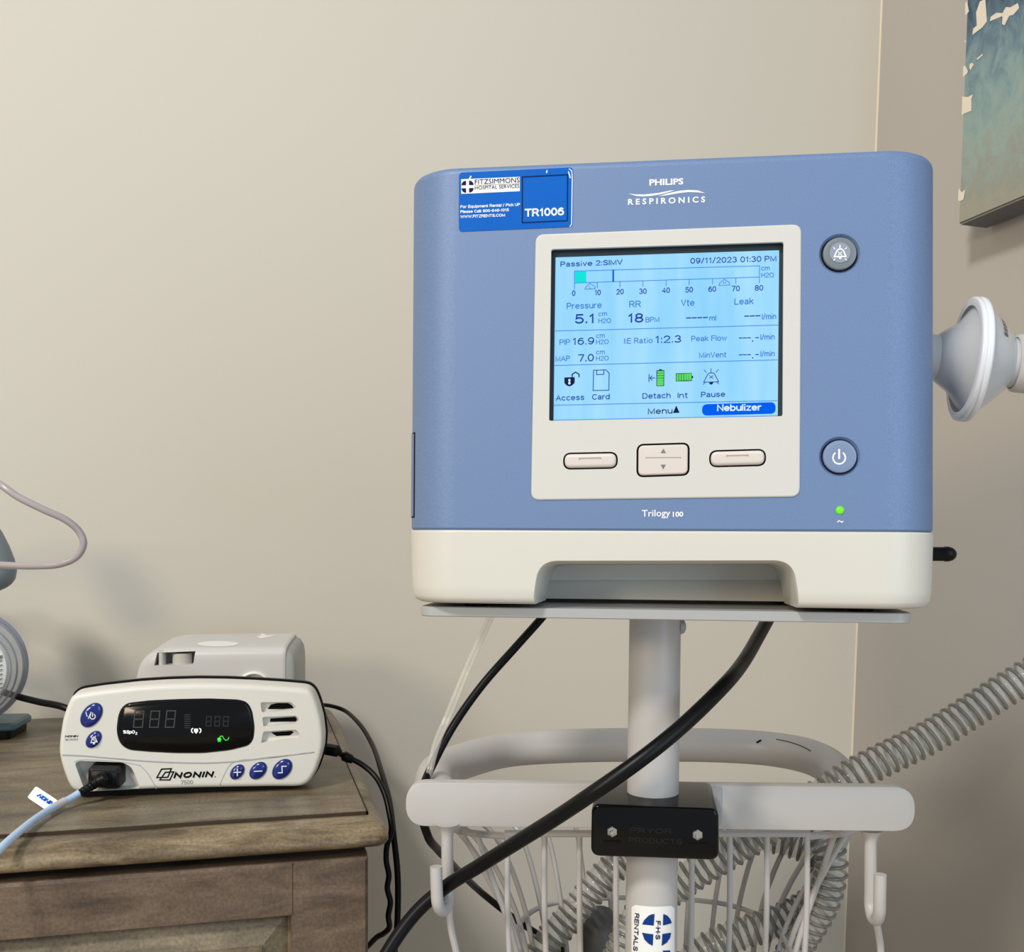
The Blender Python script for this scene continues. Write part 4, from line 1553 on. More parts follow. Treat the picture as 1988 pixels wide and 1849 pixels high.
# ------------------------------------------------------------------ cords round the stand
bm = bmesh.new()
pts = [P(1525, 1125, .805), P(1503, 1178, .80), P(1470, 1240, .765), P(1440, 1290, .725), P(1400, 1337, .685), P(1320, 1414, .660), P(1240, 1478, .650), P(1150, 1541, .6525), P(1080, 1588, .67), P(1000, 1638, .69), P(930, 1682, .718), P(866, 1722, .7375),
       P(810, 1770, .7380), P(755, 1845, .73), P(715, 1930, .72), Vector((0.06, 0.69, 0.55)), Vector((0.05, 0.66, 0.25)), Vector((0.06, 0.60, 0.03)), Vector((0.12, 0.50, 0.0055)), Vector((0.26, 0.36, 0.0055))]
sweep(bm, spline(pts, 12), 0.0048, 18)
solo('power_cord', bm, M['black'], 'thick black power cord sweeping across the pole and over the left hook', 'cord', 60)
bm = bmesh.new()
pts = [P(1085, 1160, .82), P(1050, 1202, .815), P(1000, 1258, .81), P(935, 1332, .805), P(880, 1410, .80), P(845, 1475, .79), P(822, 1530, .768), P(818, 1575, .766), P(830, 1622, .775), P(850, 1650, .81), P(872, 1673, .86), P(905, 1706, .93), P(945, 1742, .98), P(1000, 1785, .99), P(1055, 1822, .995),
       P(1110, 1865, 1.0), Vector((0.34, 1.02, 0.50)), Vector((0.36, 1.08, 0.05)), Vector((0.40, 1.16, 0.0045)), Vector((0.5, 1.22, 0.0045))]
sweep(bm, spline(pts, 12), 0.0031, 14)
solo('cable', bm, M['black'], 'thin black cable hanging down behind the left end of the bar', 'cable', 60)
for off, lab in ((0, 'left one of two clear thin tubes hanging under the tray beside the thin black cable'), (8, 'right one of two clear thin tubes hanging under the tray beside the thin black cable')):
    bm = bmesh.new()
    pts = [P(962 + off, 1165, .815), P(946 + off, 1203, .812), P(905 + off, 1295, .806), P(868 + off, 1385, .80), P(845 + off, 1440, .79), P(833 + off * .7, 1490, .778), P(826 + off * .5, 1530, .772), P(826 + off * .5, 1580, .764)]
    sweep(bm, spline(pts, 10), 0.0016, 12)
    solo('clear_tube', bm, M['clear_tube'], lab, 'tube', 60, 'clear tubes under the tray')

# ------------------------------------------------------------------ dresser
ZT = CAM_H - 0.218
DX0, DX1, DY0, DY1 = -1.15, 0.104, 0.787, YB - 0.004
DM = Matrix.Translation((-0.5, 1.04, 0))
dr = thing('dresser', DM, 'brown-grey wooden dresser with rounded top moulding against the cream wall', 'dresser')
di = DM.inverted()


def dpart(name, bm, m, label=None, par=None, smooth=35.0):
    bm.transform(di)
    return part(name, bm, m, par or dr, label, smooth)


bm = bmesh.new()
box(bm, (DX0, DY0 + 0.034, ZT - 0.02), (DX1 - 0.0135, DY1, ZT))
bmesh.ops.bevel(bm, geom=[e for e in bm.edges if all(abs(v.co.z - ZT) < 1e-6 for v in e.verts)], offset=0.0008, segments=2, affect='EDGES')
dpart('top_panel', bm, M['wood_top'])
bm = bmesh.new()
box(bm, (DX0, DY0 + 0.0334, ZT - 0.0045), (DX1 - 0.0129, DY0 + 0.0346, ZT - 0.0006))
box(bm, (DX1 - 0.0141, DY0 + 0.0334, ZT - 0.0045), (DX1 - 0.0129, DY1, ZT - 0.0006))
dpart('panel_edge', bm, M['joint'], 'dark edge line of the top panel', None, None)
# bullnose moulding mitred round front and right side
prof = [(0.0, -0.0070), (0.0008, -0.0070), (0.0012, -0.0030), (0.004, -0.0022), (0.012, -0.0026), (0.019, -0.0040), (0.0255, -0.0062), (0.031, -0.0092), (0.034, -0.0128), (0.0335, -0.0160), (0.030, -0.0190), (0.025, -0.0206), (0.017, -0.0212), (0.0, -0.0212)]
bm = bmesh.new()
sides = []
for o, z in prof:
    fr = o / 0.034
    ox = o * 0.0135 / 0.034
    y = DY0 + 0.034 - o
    x = DX1 - 0.0135 + ox
    cr = 0.012 * fr
    ptsm = [(DX0, y)]
    for k in range(9):
        a = R_(-90 + 90 * k / 8)
        ptsm.append((x - cr + cr * math.cos(a), y + cr + cr * math.sin(a)))
    ptsm.append((x, DY1))
    sides.append([bm.verts.new((px_, py_, ZT + z)) for px_, py_ in ptsm])
for A_, Bq in zip(sides, sides[1:] + sides[:1]):
    for k in range(len(A_) - 1):
        bm.faces.new((A_[k], A_[k + 1], Bq[k + 1], Bq[k]))
for k in (0, -1):
    bm.faces.new([s[k] for s in sides])
dpart('top_moulding', bm, M['wood_edge'], 'rounded worn edge moulding', None, 60)
CYF, CXR = 0.802, 0.0885
bm = bmesh.new()
box(bm, (DX0 + 0.015, CYF, 0.04), (CXR, DY1, ZT - 0.0268))
box(bm, (DX0 + 0.03, CYF + 0.016, ZT - 0.0268), (CXR - 0.002, DY1, ZT - 0.0212))
dpart('carcass', bm, M['wood_front'])
for xx in (-1.11, CXR - 0.05):
    for yy in (CYF + 0.005, DY1 - 0.055):
        bm = bmesh.new()
        box(bm, (xx, yy, 0), (xx + 0.045, yy + 0.045, 0.045))
        dpart('foot', bm, M['wood_front'])

def door(x0, x1, z0, z1):
    YF = 0.790
    sw, rw = 0.0545, 0.0375
    bm = bmesh.new()
    o = [(x0, z0), (x1, z0), (x1, z1), (x0, z1)]
    i_ = [(x0 + sw, z0 + rw), (x1 - sw, z0 + rw), (x1 - sw, z1 - rw), (x0 + sw, z1 - rw)]
    def ring(pts, y):
        return [bm.verts.new((a, y, b)) for a, b in pts]
    rB, rF1, rF = ring(o, CYF), ring(o, YF + 0.0022), ring(inset_outline(o, 0.0022), YF)
    iF, iF1, iB = ring(i_, YF), ring(inset_outline(i_, 0.001), YF + 0.0015), ring(inset_outline(i_, 0.001), YF + 0.0119)
    for A_, Bq in ((rB, rF1), (rF1, rF), (rF, iF), (iF, iF1), (iF1, iB)):
        for k in range(4):
            bm.faces.new((A_[k], A_[(k + 1) % 4], Bq[(k + 1) % 4], Bq[k]))
    d = dpart('door', bm, M['wood_front'], None, None, 25)
    bm = bmesh.new()
    p0 = inset_outline(i_, 0.001)
    rings = [ring(p0, YF + 0.0118), ring(inset_outline(i_, 0.003), YF + 0.0118), ring(inset_outline(i_, 0.021), YF + 0.0030), ring(inset_outline(i_, 0.0215), YF + 0.0012)]
    for A_, Bq in zip(rings, rings[1:]):
        for k in range(4):
            bm.faces.new((A_[k], A_[(k + 1) % 4], Bq[(k + 1) % 4], Bq[k]))
    bm.faces.new(rings[-1])
    dpart('raised_panel', bm, M['wood_top'], None, d, 20)
    # the stile joints show as fine lines
    for xs in (x0 + sw, x1 - sw):
        for za, zb in ((z1 - rw, z1), (z0, z0 + rw)):
            bm = bmesh.new()
            box(bm, (xs - 0.0003, YF - 0.0001, za), (xs + 0.0003, YF + 0.001, zb))
            dpart('joint_line', bm, M['joint'], None, d, None)


door(-0.470, CXR - 0.0005, ZT - 0.42, ZT - 0.0264)
door(-1.13, -0.474, ZT - 0.42, ZT - 0.0264)

# ------------------------------------------------------------------ pulse oximeter on the dresser
OM = CAM @ Matrix.Translation(((375 - CX) * .862 / F_PX, .862, -0.218)) @ Matrix.Rotation(R_(9), 4, 'Z')
O = Frame(OM)
oxi = thing('pulse_oximeter', OM, 'white tabletop pulse oximeter with dark display and blue buttons on the dresser', 'monitor')
K3 = lambda x, y: (90 + x * 0.28672, 1200 + y * 0.28672)
fo = lambda h: lift(O.at(h), 0.28672, 90, 1200)
oxo = [K3(*p) for p in [(75, 905), (80, 820), (100, 690), (128, 605), (160, 535), (200, 512), (350, 488), (600, 460), (800, 447), (1000, 441), (1200, 443), (1400, 451), (1600, 463), (1750, 476), (1785, 485), (1812, 512), (1830, 550),
                        (1845, 590), (1872, 690), (1885, 800), (1882, 880), (1866, 950), (1835, 1040), (1805, 1092), (1775, 1128), (1735, 1148), (1680, 1153), (1500, 1153), (1200, 1158), (950, 1163), (700, 1170), (450, 1182), (300, 1190), (225, 1191), (190, 1184), (160, 1163), (135, 1120), (105, 1040), (85, 970)]]
oxl = [O.xz(*p) for p in oxo]
oxl = even(oxl, 0.0022)
bm = bmesh.new()
loft(bm, oxl, [(0.022, -0.0006), (0.014, 0.0), (0.006, 0.0003), (0.0035, 0.0008), (0.0018, 0.0015), (0.0008, 0.0024), (0.0003, 0.0033), (0.0, 0.0046)], XZ)
fm = to_mesh('front_shell', bm, M['oxi_white'])
cuts = []


def cut_xz(pts, r, y1, ins=0.0006, y0=-0.01):
    bm = bmesh.new()
    loft(bm, tidy(round_poly([O.xz(*K3(*p)) for p in pts], r, 4), 0.0003), [(y0, 0), (0.0, 0), (y1, ins)], XZ)
    cuts.append(to_mesh('c', bm, M['oxi_white'], None))


cut_xz([(192, 985), (225, 968), (520, 980), (575, 1010), (632, 1140), (628, 1158), (355, 1166), (268, 1192)], 0.003, 0.010)
for y in (0, 1, 2):
    q = [[(1450, 572), (1655, 570), (1690, 600), (1685, 622), (1458, 642)], [(1462, 672), (1690, 662), (1712, 685), (1705, 712), (1468, 738)], [(1468, 770), (1690, 757), (1716, 785), (1705, 818), (1452, 850)]][y]
    cut_xz(q, 0.0016, 0.005, 0.0006)
disp = [(478, 755), (490, 660), (512, 610), (550, 580), (700, 562), (900, 553), (1100, 549), (1300, 556), (1358, 572), (1390, 625), (1408, 740), (1400, 820), (1370, 862), (1240, 895), (1060, 914), (880, 914), (700, 905), (560, 893), (510, 860), (488, 815)]
bm = bmesh.new()
loft(bm, round_poly([O.xz(*K3(*p)) for p in disp], 0.004, 4), [(-0.01, -0.0004), (0.0, -0.0004), (0.004, 0.0)], XZ)
cuts.append(to_mesh('c', bm, M['oxi_white'], None))
part('front_shell', boolean(fm, cuts, 'front_shell', M['oxi_white'], 11), None, oxi)
bm = bmesh.new()
loft(bm, oxl, [(0.024, 0.002), (0.024, -0.0022), (0.0285, -0.0022), (0.0285, 0.002)], XZ)
part('gasket', bm, M['black'], oxi, 'black rubber gasket')
bm = bmesh.new()
zmin = min(z for _, z in oxl)
loft(bm, oxl, [(0.022, 0.0008), (0.030, 0.0012), (0.060, 0.0075), (0.095, 0.0155), (0.105, 0.0200)], XZ)
part('rear_shell', bm, M['oxi_grey'], oxi)
for sx in (-0.072, 0.066):
    bm = bmesh.new()
    box(bm, (sx - 0.012, 0.014, 0.0), (sx + 0.012, 0.09, 0.009))
    part('foot', bm, M['black'], oxi)
bm = bmesh.new()
box(bm, (-0.088, 0.010, 0.0008), (0.080, 0.09, 0.008))
part('base_pad', bm, M['black'], oxi)
# display lens
bm = bmesh.new()
dl = round_poly([O.xz(*K3(*p)) for p in disp], 0.004, 4)
loft(bm, dl, [(0.0038, 0.0), (-0.0002, 0.0), (-0.0010, 0.0006), (-0.0015, 0.0018)], XZ)
lens = part('display', bm, M['black_gloss'], oxi, 'glossy black display', 60)
bm = bmesh.new()
fd = lift(O.at(-0.0017), 320 / 1988.0, 200, 1340)


def seg8(x0, y0, x1, y1, slant, w, mi, mids=True):
    ym = (y0 + y1) / 2
    s = lambda x, y: (x + slant * (y1 - y) / (y1 - y0), y)
    put_stroke(bm, [s(x0, y0), s(x1, y0), s(x1, y1), s(x0, y1)], w, fd, True, mi)
    if mids:
        put_stroke(bm, [s(x0, ym), s(x1, ym)], w, fd, False, mi)


seg8(366, 255, 474, 450, 20, 13, 0)
seg8(560, 255, 665, 450, 20, 13, 0)
seg8(750, 252, 855, 450, 20, 13, 0)
seg8(1243, 320, 1300, 435, 8, 9, 1)
seg8(1346, 320, 1403, 435, 8, 9, 1)
seg8(1450, 320, 1507, 435, 8, 9, 1)
for k in range(7):
    put_stroke(bm, [(985, 300 + 26 * k), (1050, 300 + 26 * k)], 11, fd, False, 1)
line_text(bm, '%SpO', (240, 528), (382, 528), 42, fd, 0.2, (0, -1), 0.1, 2)
line_text(bm, '2', (388, 540), (412, 540), 32, fd, 0.2, (0, -1), 0.1, 2)
put_poly(bm, [(1122, 530), (1096, 500), (1098, 470), (1112, 464), (1122, 472), (1132, 464), (1146, 470), (1148, 500)], fd, 2)
put_stroke(bm, [(1082, 464), (1068, 476), (1068, 502), (1082, 516)], 13, fd, False, 2)
put_stroke(bm, [(1164, 464), (1180, 476), (1180, 502), (1166, 516)], 13, fd, False, 2)
put_poly(bm, ell(1402, 597, 24, 24, 18), fd, 3)
put_stroke(bm, [(1392, 610), (1390, 626)], 9, fd, False, 3)
put_stroke(bm, [(1412, 610), (1414, 626)], 9, fd, False, 3)
put_stroke(bm, [(1410, 578), (1412, 560), (1440, 556), (1458, 590), (1480, 608), (1506, 600), (1518, 572)], 9, fd, False, 3)
part('display_marks', bm, [M['segment'], M['segment_dim'], M['glow_white'], M['glow_green']], lens, 'dim digits and lit symbols', None, False)
# louvre slots
bm = bmesh.new()
fv = fo(0.0046)
for p in ([(1498, 618), (1520, 588), (1560, 578), (1635, 578), (1662, 592), (1678, 618)], [(1514, 704), (1518, 682), (1685, 671), (1697, 686), (1690, 702)], [(1520, 776), (1662, 766), (1674, 776), (1648, 796), (1558, 800)]):
    put_poly(bm, p, fv)
part('speaker_slot', bm, M['dark'], oxi, 'black slots behind the grille', None)
# seams
bm = bmesh.new()


def groove(pts, w=0.0006, h=-0.00005):
    pts = [O.px(*K3(*p), h) for p in pts]
    sweep(bm, spline(pts, 6), w, 6)


groove([(108, 928), (250, 934), (420, 948), (650, 968), (900, 980), (1100, 982), (1300, 970), (1500, 945), (1700, 922), (1812, 908)])
groove([(1168, 1143), (1205, 1060), (1240, 1000), (1290, 968), (1500, 951), (1640, 934)], 0.0003)
groove([(630, 997), (680, 1045), (720, 1110), (745, 1158)], 0.0003)
groove([(190, 975), (230, 962), (520, 978), (640, 1000)], 0.0003)
part('shell_seam', bm, M['oxi_grey'], oxi, 'grey seam lines', 60)
# buttons
fb = fo(-0.0030)
for nm, cx_, cy_, rx, ry in (('power_button', 306, 658, 70, 83), ('mute_button', 321, 823, 50, 58), ('plus_button', 1293, 1043, 46, 51), ('minus_button', 1434, 1034, 56, 59), ('limit_button', 1597, 1024, 64, 69)):
    e = ell(cx_, cy_, rx, ry, 40, -0.35)
    bm = bmesh.new()
    loft(bm, [O.xz(*K3(*p)) for p in e], [(0.0045, 0), (-0.0006, 0), (-0.0014, 0.0007), (-0.0021, 0.002), (-0.0026, 0.004)], XZ)
    b = part(nm, bm, M['bluebtn'], oxi, 'glossy blue oval button', 60)
    bm = bmesh.new()
    if nm == 'power_button':
        put_stroke(bm, [(268, 640), (276, 668)], 6, fb)
        put_stroke(bm, [(302, 640), (284, 682)], 6, fb)
        put_stroke(bm, [(313 + 18 * math.sin(R_(a)), 668 - 18 * math.cos(R_(a))) for a in range(40, 321, 20)], 6, fb)
        put_stroke(bm, [(313, 643), (313, 668)], 6, fb)
    elif nm == 'mute_button':
        put_stroke(bm, [(302, 846), (312, 815), (322, 806), (332, 815), (344, 840)], 6, fb, True)
        put_poly(bm, ell(322, 851, 8, 7, 10), fb)
        put_stroke(bm, [(300, 806), (340, 842)], 5, fb)
        put_stroke(bm, [(334, 800), (318, 828)], 5, fb)
    elif nm == 'plus_button':
        put_stroke(bm, [(1270, 1047), (1316, 1045)], 7, fb)
        put_stroke(bm, [(1293, 1022), (1293, 1070)], 7, fb)
    elif nm == 'minus_button':
        put_stroke(bm, [(1408, 1040), (1460, 1038)], 7, fb)
    else:
        put_stroke(bm, [(1570, 1050), (1597, 1049), (1595, 1006), (1624, 1005)], 7, fb)
    part('button_mark', bm, M['ink_white'], b, None, None)
# maker's lettering
bm = bmesh.new()
fl = fo(-0.0002)
put_stroke(bm, [(780, 1025), (846, 1022), (822, 1080), (748, 1082)], 9, fl, True)
put_stroke(bm, [(806, 1046), (862, 1043), (836, 1098), (768, 1098)], 9, fl, True)
line_text(bm, 'NONIN', (862, 1088), (1125, 1080), 42, fl, 0.30, (0, -1), 0.35, 0, 2.6)
put_poly(bm, ell(1143, 1077, 4, 4, 10), fl)
part('maker_lettering', bm, [M['ink_black'], M['ink_grey']], oxi, 'black lettering and emblem', None, False)
bm = bmesh.new()
line_text(bm, 'NONIN', (126, 810), (212, 808), 14, fl, 0.27, (0, -1), 0.3)
line_text(bm, 'SENSORS', (126, 832), (214, 830), 13, fl, 0.14, (0, -1), 0, 1)
part('sensor_lettering', bm, [M['ink_black'], M['ink_grey']], oxi, 'small lettering', None, False)
bm = bmesh.new()
line_text(bm, '7500', (910, 1129), (992, 1126), 27, fl, 0.13, (0, -1), 0, 1)
part('model_lettering', bm, [M['ink_black'], M['ink_grey']], oxi, 'grey model number', None, False)

# sensor cable with black plug, tag and pale blue lead
plug_c = O.px(207, 1506, -0.006)
root = OM @ Matrix.Translation((plug_c.x, plug_c.y, plug_c.z))
sc = thing('sensor_cable', root, 'pale blue sensor cable plugged by a black plug into the oximeter front', 'cable')
sci = root.inverted()
bm = bmesh.new()
ou = round_poly([O.xz(175, 1489), O.xz(181, 1484), O.xz(235, 1485), O.xz(240, 1492), O.xz(239.5, 1524), O.xz(232, 1528), O.xz(180, 1526), O.xz(174, 1518)], 0.002, 4)
loft(bm, ou, [(0.009, 0.0), (-0.007, 0.0003), (-0.010, 0.0014), (-0.011, 0.003)], XZ)
bm.transform(sci @ OM)
part('plug', bm, M['black'], sc, 'black plug')
bm = bmesh.new()
bp = spline([OM @ O.px(212, 1509, -0.004), OM @ O.px(200, 1513, -0.012), P(187, 1520, .842), P(172, 1530, .837), P(154, 1540, .832)], 8)
sweep(bm, [sci @ p for p in bp], lambda i: (0.0062 - 0.00011 * i) * (1.0 if i % 3 else 0.86), 16)
part('strain_relief', bm, M['black'], sc, 'black ribbed strain relief', 20)
bm = bmesh.new()
lp_ = spline([P(157, 1538, .834), P(140, 1549, .827), P(110, 1565, .812), P(80, 1583, .788), P(45, 1609, .752), P(0, 1649, .715), P(-40, 1695, .69), P(-70, 1760, .67), P(-80, 1900, .66), P(-60, 2200, .66), Vector((-0.20, 0.62, 0.45)), Vector((-0.19, 0.60, 0.06)), Vector((-0.16, 0.52, 0.0035)), Vector((-0.10, 0.38, 0.0035))], 10)
sweep(bm, [sci @ p for p in lp_], 0.0028, 14)
part('lead', bm, M['sensor_blue'], sc, 'pale blue lead', 60)
bm = bmesh.new()
sweep(bm, [sci @ p for p in spline([P(126, 1556, .8205), P(114, 1563, .8145), P(100, 1571, .806)], 5)], 0.0032, 14)
part('tag_sleeve', bm, M['hose_cuff'], sc, None, 60)
tg = [P(53, 1549, .832), P(70, 1527, .840), P(114, 1556, .818)]
tg.append(tg[0] + tg[2] - tg[1])
tgl = [sci @ p for p in tg]
bm = bmesh.new()
nrm = (tgl[1] - tgl[0]).cross(tgl[2] - tgl[0]).normalized()


def tagpt(u, v, off=0.0):
    a = tgl[0].lerp(tgl[1], v)
    b = tgl[3].lerp(tgl[2], v)
    return a.lerp(b, u) + nrm * off


sgn = 1 if nrm.dot(sci.to_3x3() @ (CAM.translation - tg[0])) > 0 else -1
ro = round_poly([(0, 0), (1, 0), (1, 1), (0, 1)], 0.12, 5)
loft(bm, ro, [(-0.0003, 0), (0.0003, 0)], lambda u, v, h: tagpt(u, v, h))
tag_o = part('tag', bm, M['label_white'], sc, 'white paper tag', None)
bm = bmesh.new()
line_text(bm, 'NONIN', (0.25, 0.62), (0.92, 0.62), 0.30, lambda u, v: tagpt(u, 1 - v + 0.05, sgn * 0.0005), 0.24, (0, -1), 0.3)
part('tag_print', bm, M['label_blue'], tag_o, None, None)

# ------------------------------------------------------------------ cords on and beside the dresser
bm = bmesh.new()
pts = [P(-60, 1318, 1.10), P(-20, 1335, 1.10), P(28, 1351, 1.09), P(75, 1363, 1.075), P(125, 1374, 1.06), P(180, 1400, 1.06), P(230, 1430, 1.06), P(262, 1443, 1.05)]
sweep(bm, spline(pts, 10), 0.0034, 14)
solo('cord', bm, M['black'], 'short thick black cord between the clear canister and the oximeter', 'cord', 60)
bm = bmesh.new()
pts = [P(540, 1420, 1.12), P(580, 1385, 1.15), P(625, 1369, 1.20), P(660, 1376, 1.215), P(695, 1403, 1.16), P(722, 1445, 1.10), P(741, 1500, 1.02), P(757, 1560, .97), P(764, 1620, .94), P(772, 1700, .93), P(771, 1800, .93), P(762, 1900, .93), Vector((0.13, 0.93, 0.4)), Vector((0.14, 0.95, 0.03)), Vector((0.2, 1.0, 0.003)), Vector((0.3, 1.1, 0.003))]
sweep(bm, spline(pts, 12), lambda i: 0.0019 + 0.0008 * min(1.0, i / 90.0), 14)
solo('cord', bm, M['black'], 'black cord arching over the dresser corner and hanging straight down to the floor', 'cord', 60)
bm = bmesh.new()
pr = O.px(632, 1456, 0.055)
pts = [OM @ (pr + Vector((-0.004, 0, 0))), P(652, 1460, .925), P(668, 1468, .93), P(700, 1483, .93), P(728, 1507, .925), P(746, 1540, .915), P(756, 1580, .905), P(760, 1612, .90), P(751, 1645, .90), P(750, 1672, .90), P(755, 1700, .90), P(752, 1725, .90), P(758, 1752, .90), P(754, 1778, .90), P(756, 1800, .905), P(746, 1812, .915), P(732, 1820, .93), P(714, 1838, .955), P(690, 1856, 1.0), P(660, 1880, 1.06), Vector((0.13, 1.1, 0.5)), Vector((0.14, 1.1, 0.004))]
bm2 = bmesh.new()
sp = spline(pts, 12)
sweep(bm2, sp, 0.0024, 14)
root = Matrix.Translation(sp[0])
ac = thing('adaptor_cord', root, 'wavy black charger cord plugged into the right side of the oximeter', 'cord')
bm2.transform(root.inverted())
part('lead', bm2, M['black'], ac, None, 60)
bm2.free() if False else None
bm = bmesh.new()
sweep(bm, [root.inverted() @ p for p in (OM @ (pr + Vector((-0.002, 0, 0.001))), P(655, 1459, .925), P(657, 1461, .926))], lambda i: 0.0052 if i < 2 else 0.0036, 8)
part('plug', bm, M['black'], ac, None)
bm = bmesh.new()
sweep(bm, [root.inverted() @ p for p in (P(664, 1466, .929), P(668, 1468, .93), P(680, 1474, .931), P(686, 1478, .931))], lambda i: (0.0024, 0.0044, 0.0040, 0.0026)[i], 12)
part('strain_relief', bm, M['black'], ac)

# ------------------------------------------------------------------ nebulizer compressor behind the oximeter
KD = 1.06
KM = CAM @ Matrix.Translation(((417 - CX) * KD / F_PX, KD, -0.218)) @ Matrix.Rotation(R_(6), 4, 'Z')
Kf = Frame(KM)
comp = thing('compressor', KM, 'pale grey nebulizer compressor on the dresser behind the oximeter', 'compressor')
kprof = [(0.0, 0.002), (0.0, 0.070), (0.0004, 0.086), (0.0014, 0.0912), (0.0045, 0.0945), (0.010, 0.0963), (0.03, 0.0978), (0.065, 0.0992), (0.105, 0.1000), (0.112, 0.0985), (0.116, 0.094), (0.118, 0.085), (0.118, 0.002)]


def kz(y):
    pr_ = kprof[:9]
    if y <= 0:
        return -1
    for (a, b), (c, d) in zip(pr_, pr_[1:]):
        if a <= y <= c and c > a:
            return b + (d - b) * (y - a) / (c - a)
    return pr_[-1][1]


def on_comp(off):
    def f(px, py):
        o = Kf.i @ CAM.translation
        d = (Kf.i @ P(px, py, 1.0)) - o
        t = (-0.012 - o.y) / d.y
        st = 0.0004 / d.y
        for _ in range(600):
            q = o + d * t
            if q.y > 0 and q.z < kz(q.y):
                break
            t += st
        return o + d * t - d.normalized() * off
    return f


bm = bmesh.new()
kout = round_poly(kprof, 0.004, 3)
kx = {-0.0785: 0.60, -0.0775: 0.72, -0.0745: 0.83, -0.069: 0.91, -0.061: 0.965, -0.052: 0.99}
def kmap(u, v, h):
    f = kx.get(h, 1.0)
    return Vector((h, 0.06 + (u - 0.06) * (0.5 + 0.5 * f), v * f + 0.002 * (1 - f)))


loft(bm, kout, [(h, 0.0) for h in (-0.0785, -0.0775, -0.0745, -0.069, -0.061, -0.052, -0.043, 0.0655)] + [(0.0675, 0.0004), (0.0690, 0.0014)], kmap)
km = to_mesh('shell', bm, M['pump_white'])
cuts = []
bm = bmesh.new()
N6 = lambda x, y: (250 + x * 370 / 1988.0, 1200 + y * 370 / 1988.0)
loft(bm, [Kf.xz(*N6(262, 500)), Kf.xz(*N6(672, 486)), Kf.xz(*N6(690, 352)), Kf.xz(*N6(288, 368))], [(-0.02, 0), (0.026, 0)], XZ)
cuts.append(to_mesh('c', bm, M['pump_white'], None))
part('shell', boolean(km, cuts, 'shell', M['pump_white']), None, comp)
c = Kf.px(*N6(545, 430), 0.006)
bm = bmesh.new()
loft(bm, ell(c.x, 0.0125, 0.0094, 0.0094, 32), [(c.z - 0.008, 0), (c.z + 0.0045, 0), (c.z + 0.0053, 0.0008)], XY)
part('dial', bm, M['knob'], comp, 'round dial in a window')
bm = bmesh.new()
c2 = Kf.px(*N6(340, 430), 0.006)
loft(bm, ell(c2.x, 0.010, 0.0036, 0.006, 20), [(c2.z - 0.009, 0), (c2.z + 0.0085, 0)], XY)
part('dial_stop', bm, M['pump_white'], comp)
bm = bmesh.new()
kx.update({0.0688: 0.985, 0.0692: 0.965, 0.0740: 0.94, 0.0775: 0.88, 0.0785: 0.82})
loft(bm, kout, [(h, 0.0) for h in (0.0688, 0.0692, 0.0740, 0.0775, 0.0785)], kmap)
part('side_panel', bm, M['pump_grey'], comp, 'grey side panel')
oc = on_comp(0.0014)
bm = bmesh.new()
put_poly(bm, [N6(*p) for p in ell(928, 270, 216, 29, 32, 0.0)], oc)
part('badge', bm, M['label_white'], comp, 'white oval badge', None)
bm = bmesh.new()
put_poly(bm, [N6(*p) for p in [(1330, 195), (1385, 182), (1540, 180), (1420, 208), (1385, 216)]], oc)
put_poly(bm, [N6(*p) for p in [(1372, 182), (1392, 160), (1430, 176), (1420, 190)]], oc)
part('arrow_mark', bm, M['ink_white'], comp, 'white arrow mark', None)
bm = bmesh.new()
cc = Kf.px(*N6(1308, 705), 0.0)
rm = Matrix.Translation((cc.x, 0.0, cc.z - 0.004)) @ Matrix.Rotation(R_(90), 4, 'Z')
lathe(bm, [(0.006, 0.0180), (-0.001, 0.0180), (-0.0028, 0.0174), (-0.0032, 0.0160), (-0.0024, 0.0150), (0.004, 0.0146), (0.004, 0.0001)], rm, 48, True)
part('filter_cap', bm, M['label_white'], comp, 'round white filter cap', 50)

# ------------------------------------------------------------------ suction unit reaching in at the left edge
UC = P(-71, 1297, 1.06)
UM = CAM @ Matrix.Translation(((-90 - CX) * 1.10 / F_PX, 1.10, -0.218)) @ Matrix.Rotation(R_(8), 4, 'Z')
su = thing('suction_unit', UM, 'suction machine with a round clear canister, cut by the left edge of the photo', 'suction machine')
ui = UM.inverted()
cmx = ui @ (CAM @ Matrix.Translation(((-71 - CX) * 1.07 / F_PX, 1.07, (CY - 1297) * 1.07 / F_PX)) @ Matrix.Rotation(R_(-66), 4, 'Z'))
bm = bmesh.new()
RC = 0.0575
lathe(bm, [(-0.030, RC * .90), (-0.012, RC * .95), (-0.006, RC * .985), (0.0, RC), (0.004, RC), (0.009, RC * .965), (0.024, RC * .86), (0.034, RC * .70), (0.038, RC * .4), (0.039, 0.001)], cmx, 72)
can = part('canister', bm, M['clear'], su, 'round clear canister', 50)
for a, r, w in ((0.002, RC, 0.0022), (0.009, RC * .955, 0.0012), (0.0245, RC * .855, 0.0009), (0.031, RC * .76, 0.0007)):
    bm = bmesh.new()
    ringp = [cmx @ Vector((a, r * math.cos(R_(t)), r * math.sin(R_(t)))) for t in range(0, 361, 6)]
    sweep(bm, ringp, w, 10, False)
    part('rim_ring', bm, M['clear_rim'], can, None, 180)
bm = bmesh.new()
lathe(bm, [(0.030, RC * .735), (0.0335, RC * .69), (0.038, RC * .4), (0.0385, 0.001)], cmx @ Matrix.Translation((0.0012, 0, 0)), 60)
cl = part('canister_label', bm, M['label_white'], can, 'white printed label')
bm = bmesh.new()


def lab_x(r):
    t = [(0.0, 0.0397), (0.4 * RC, 0.0392), (0.69 * RC, 0.0347), (0.735 * RC, 0.0312)]
    for (r0, x0), (r1, x1) in zip(t, t[1:]):
        if r <= r1:
            return x0 + (x1 - x0) * (r - r0) / (r1 - r0)
    return t[-1][1]


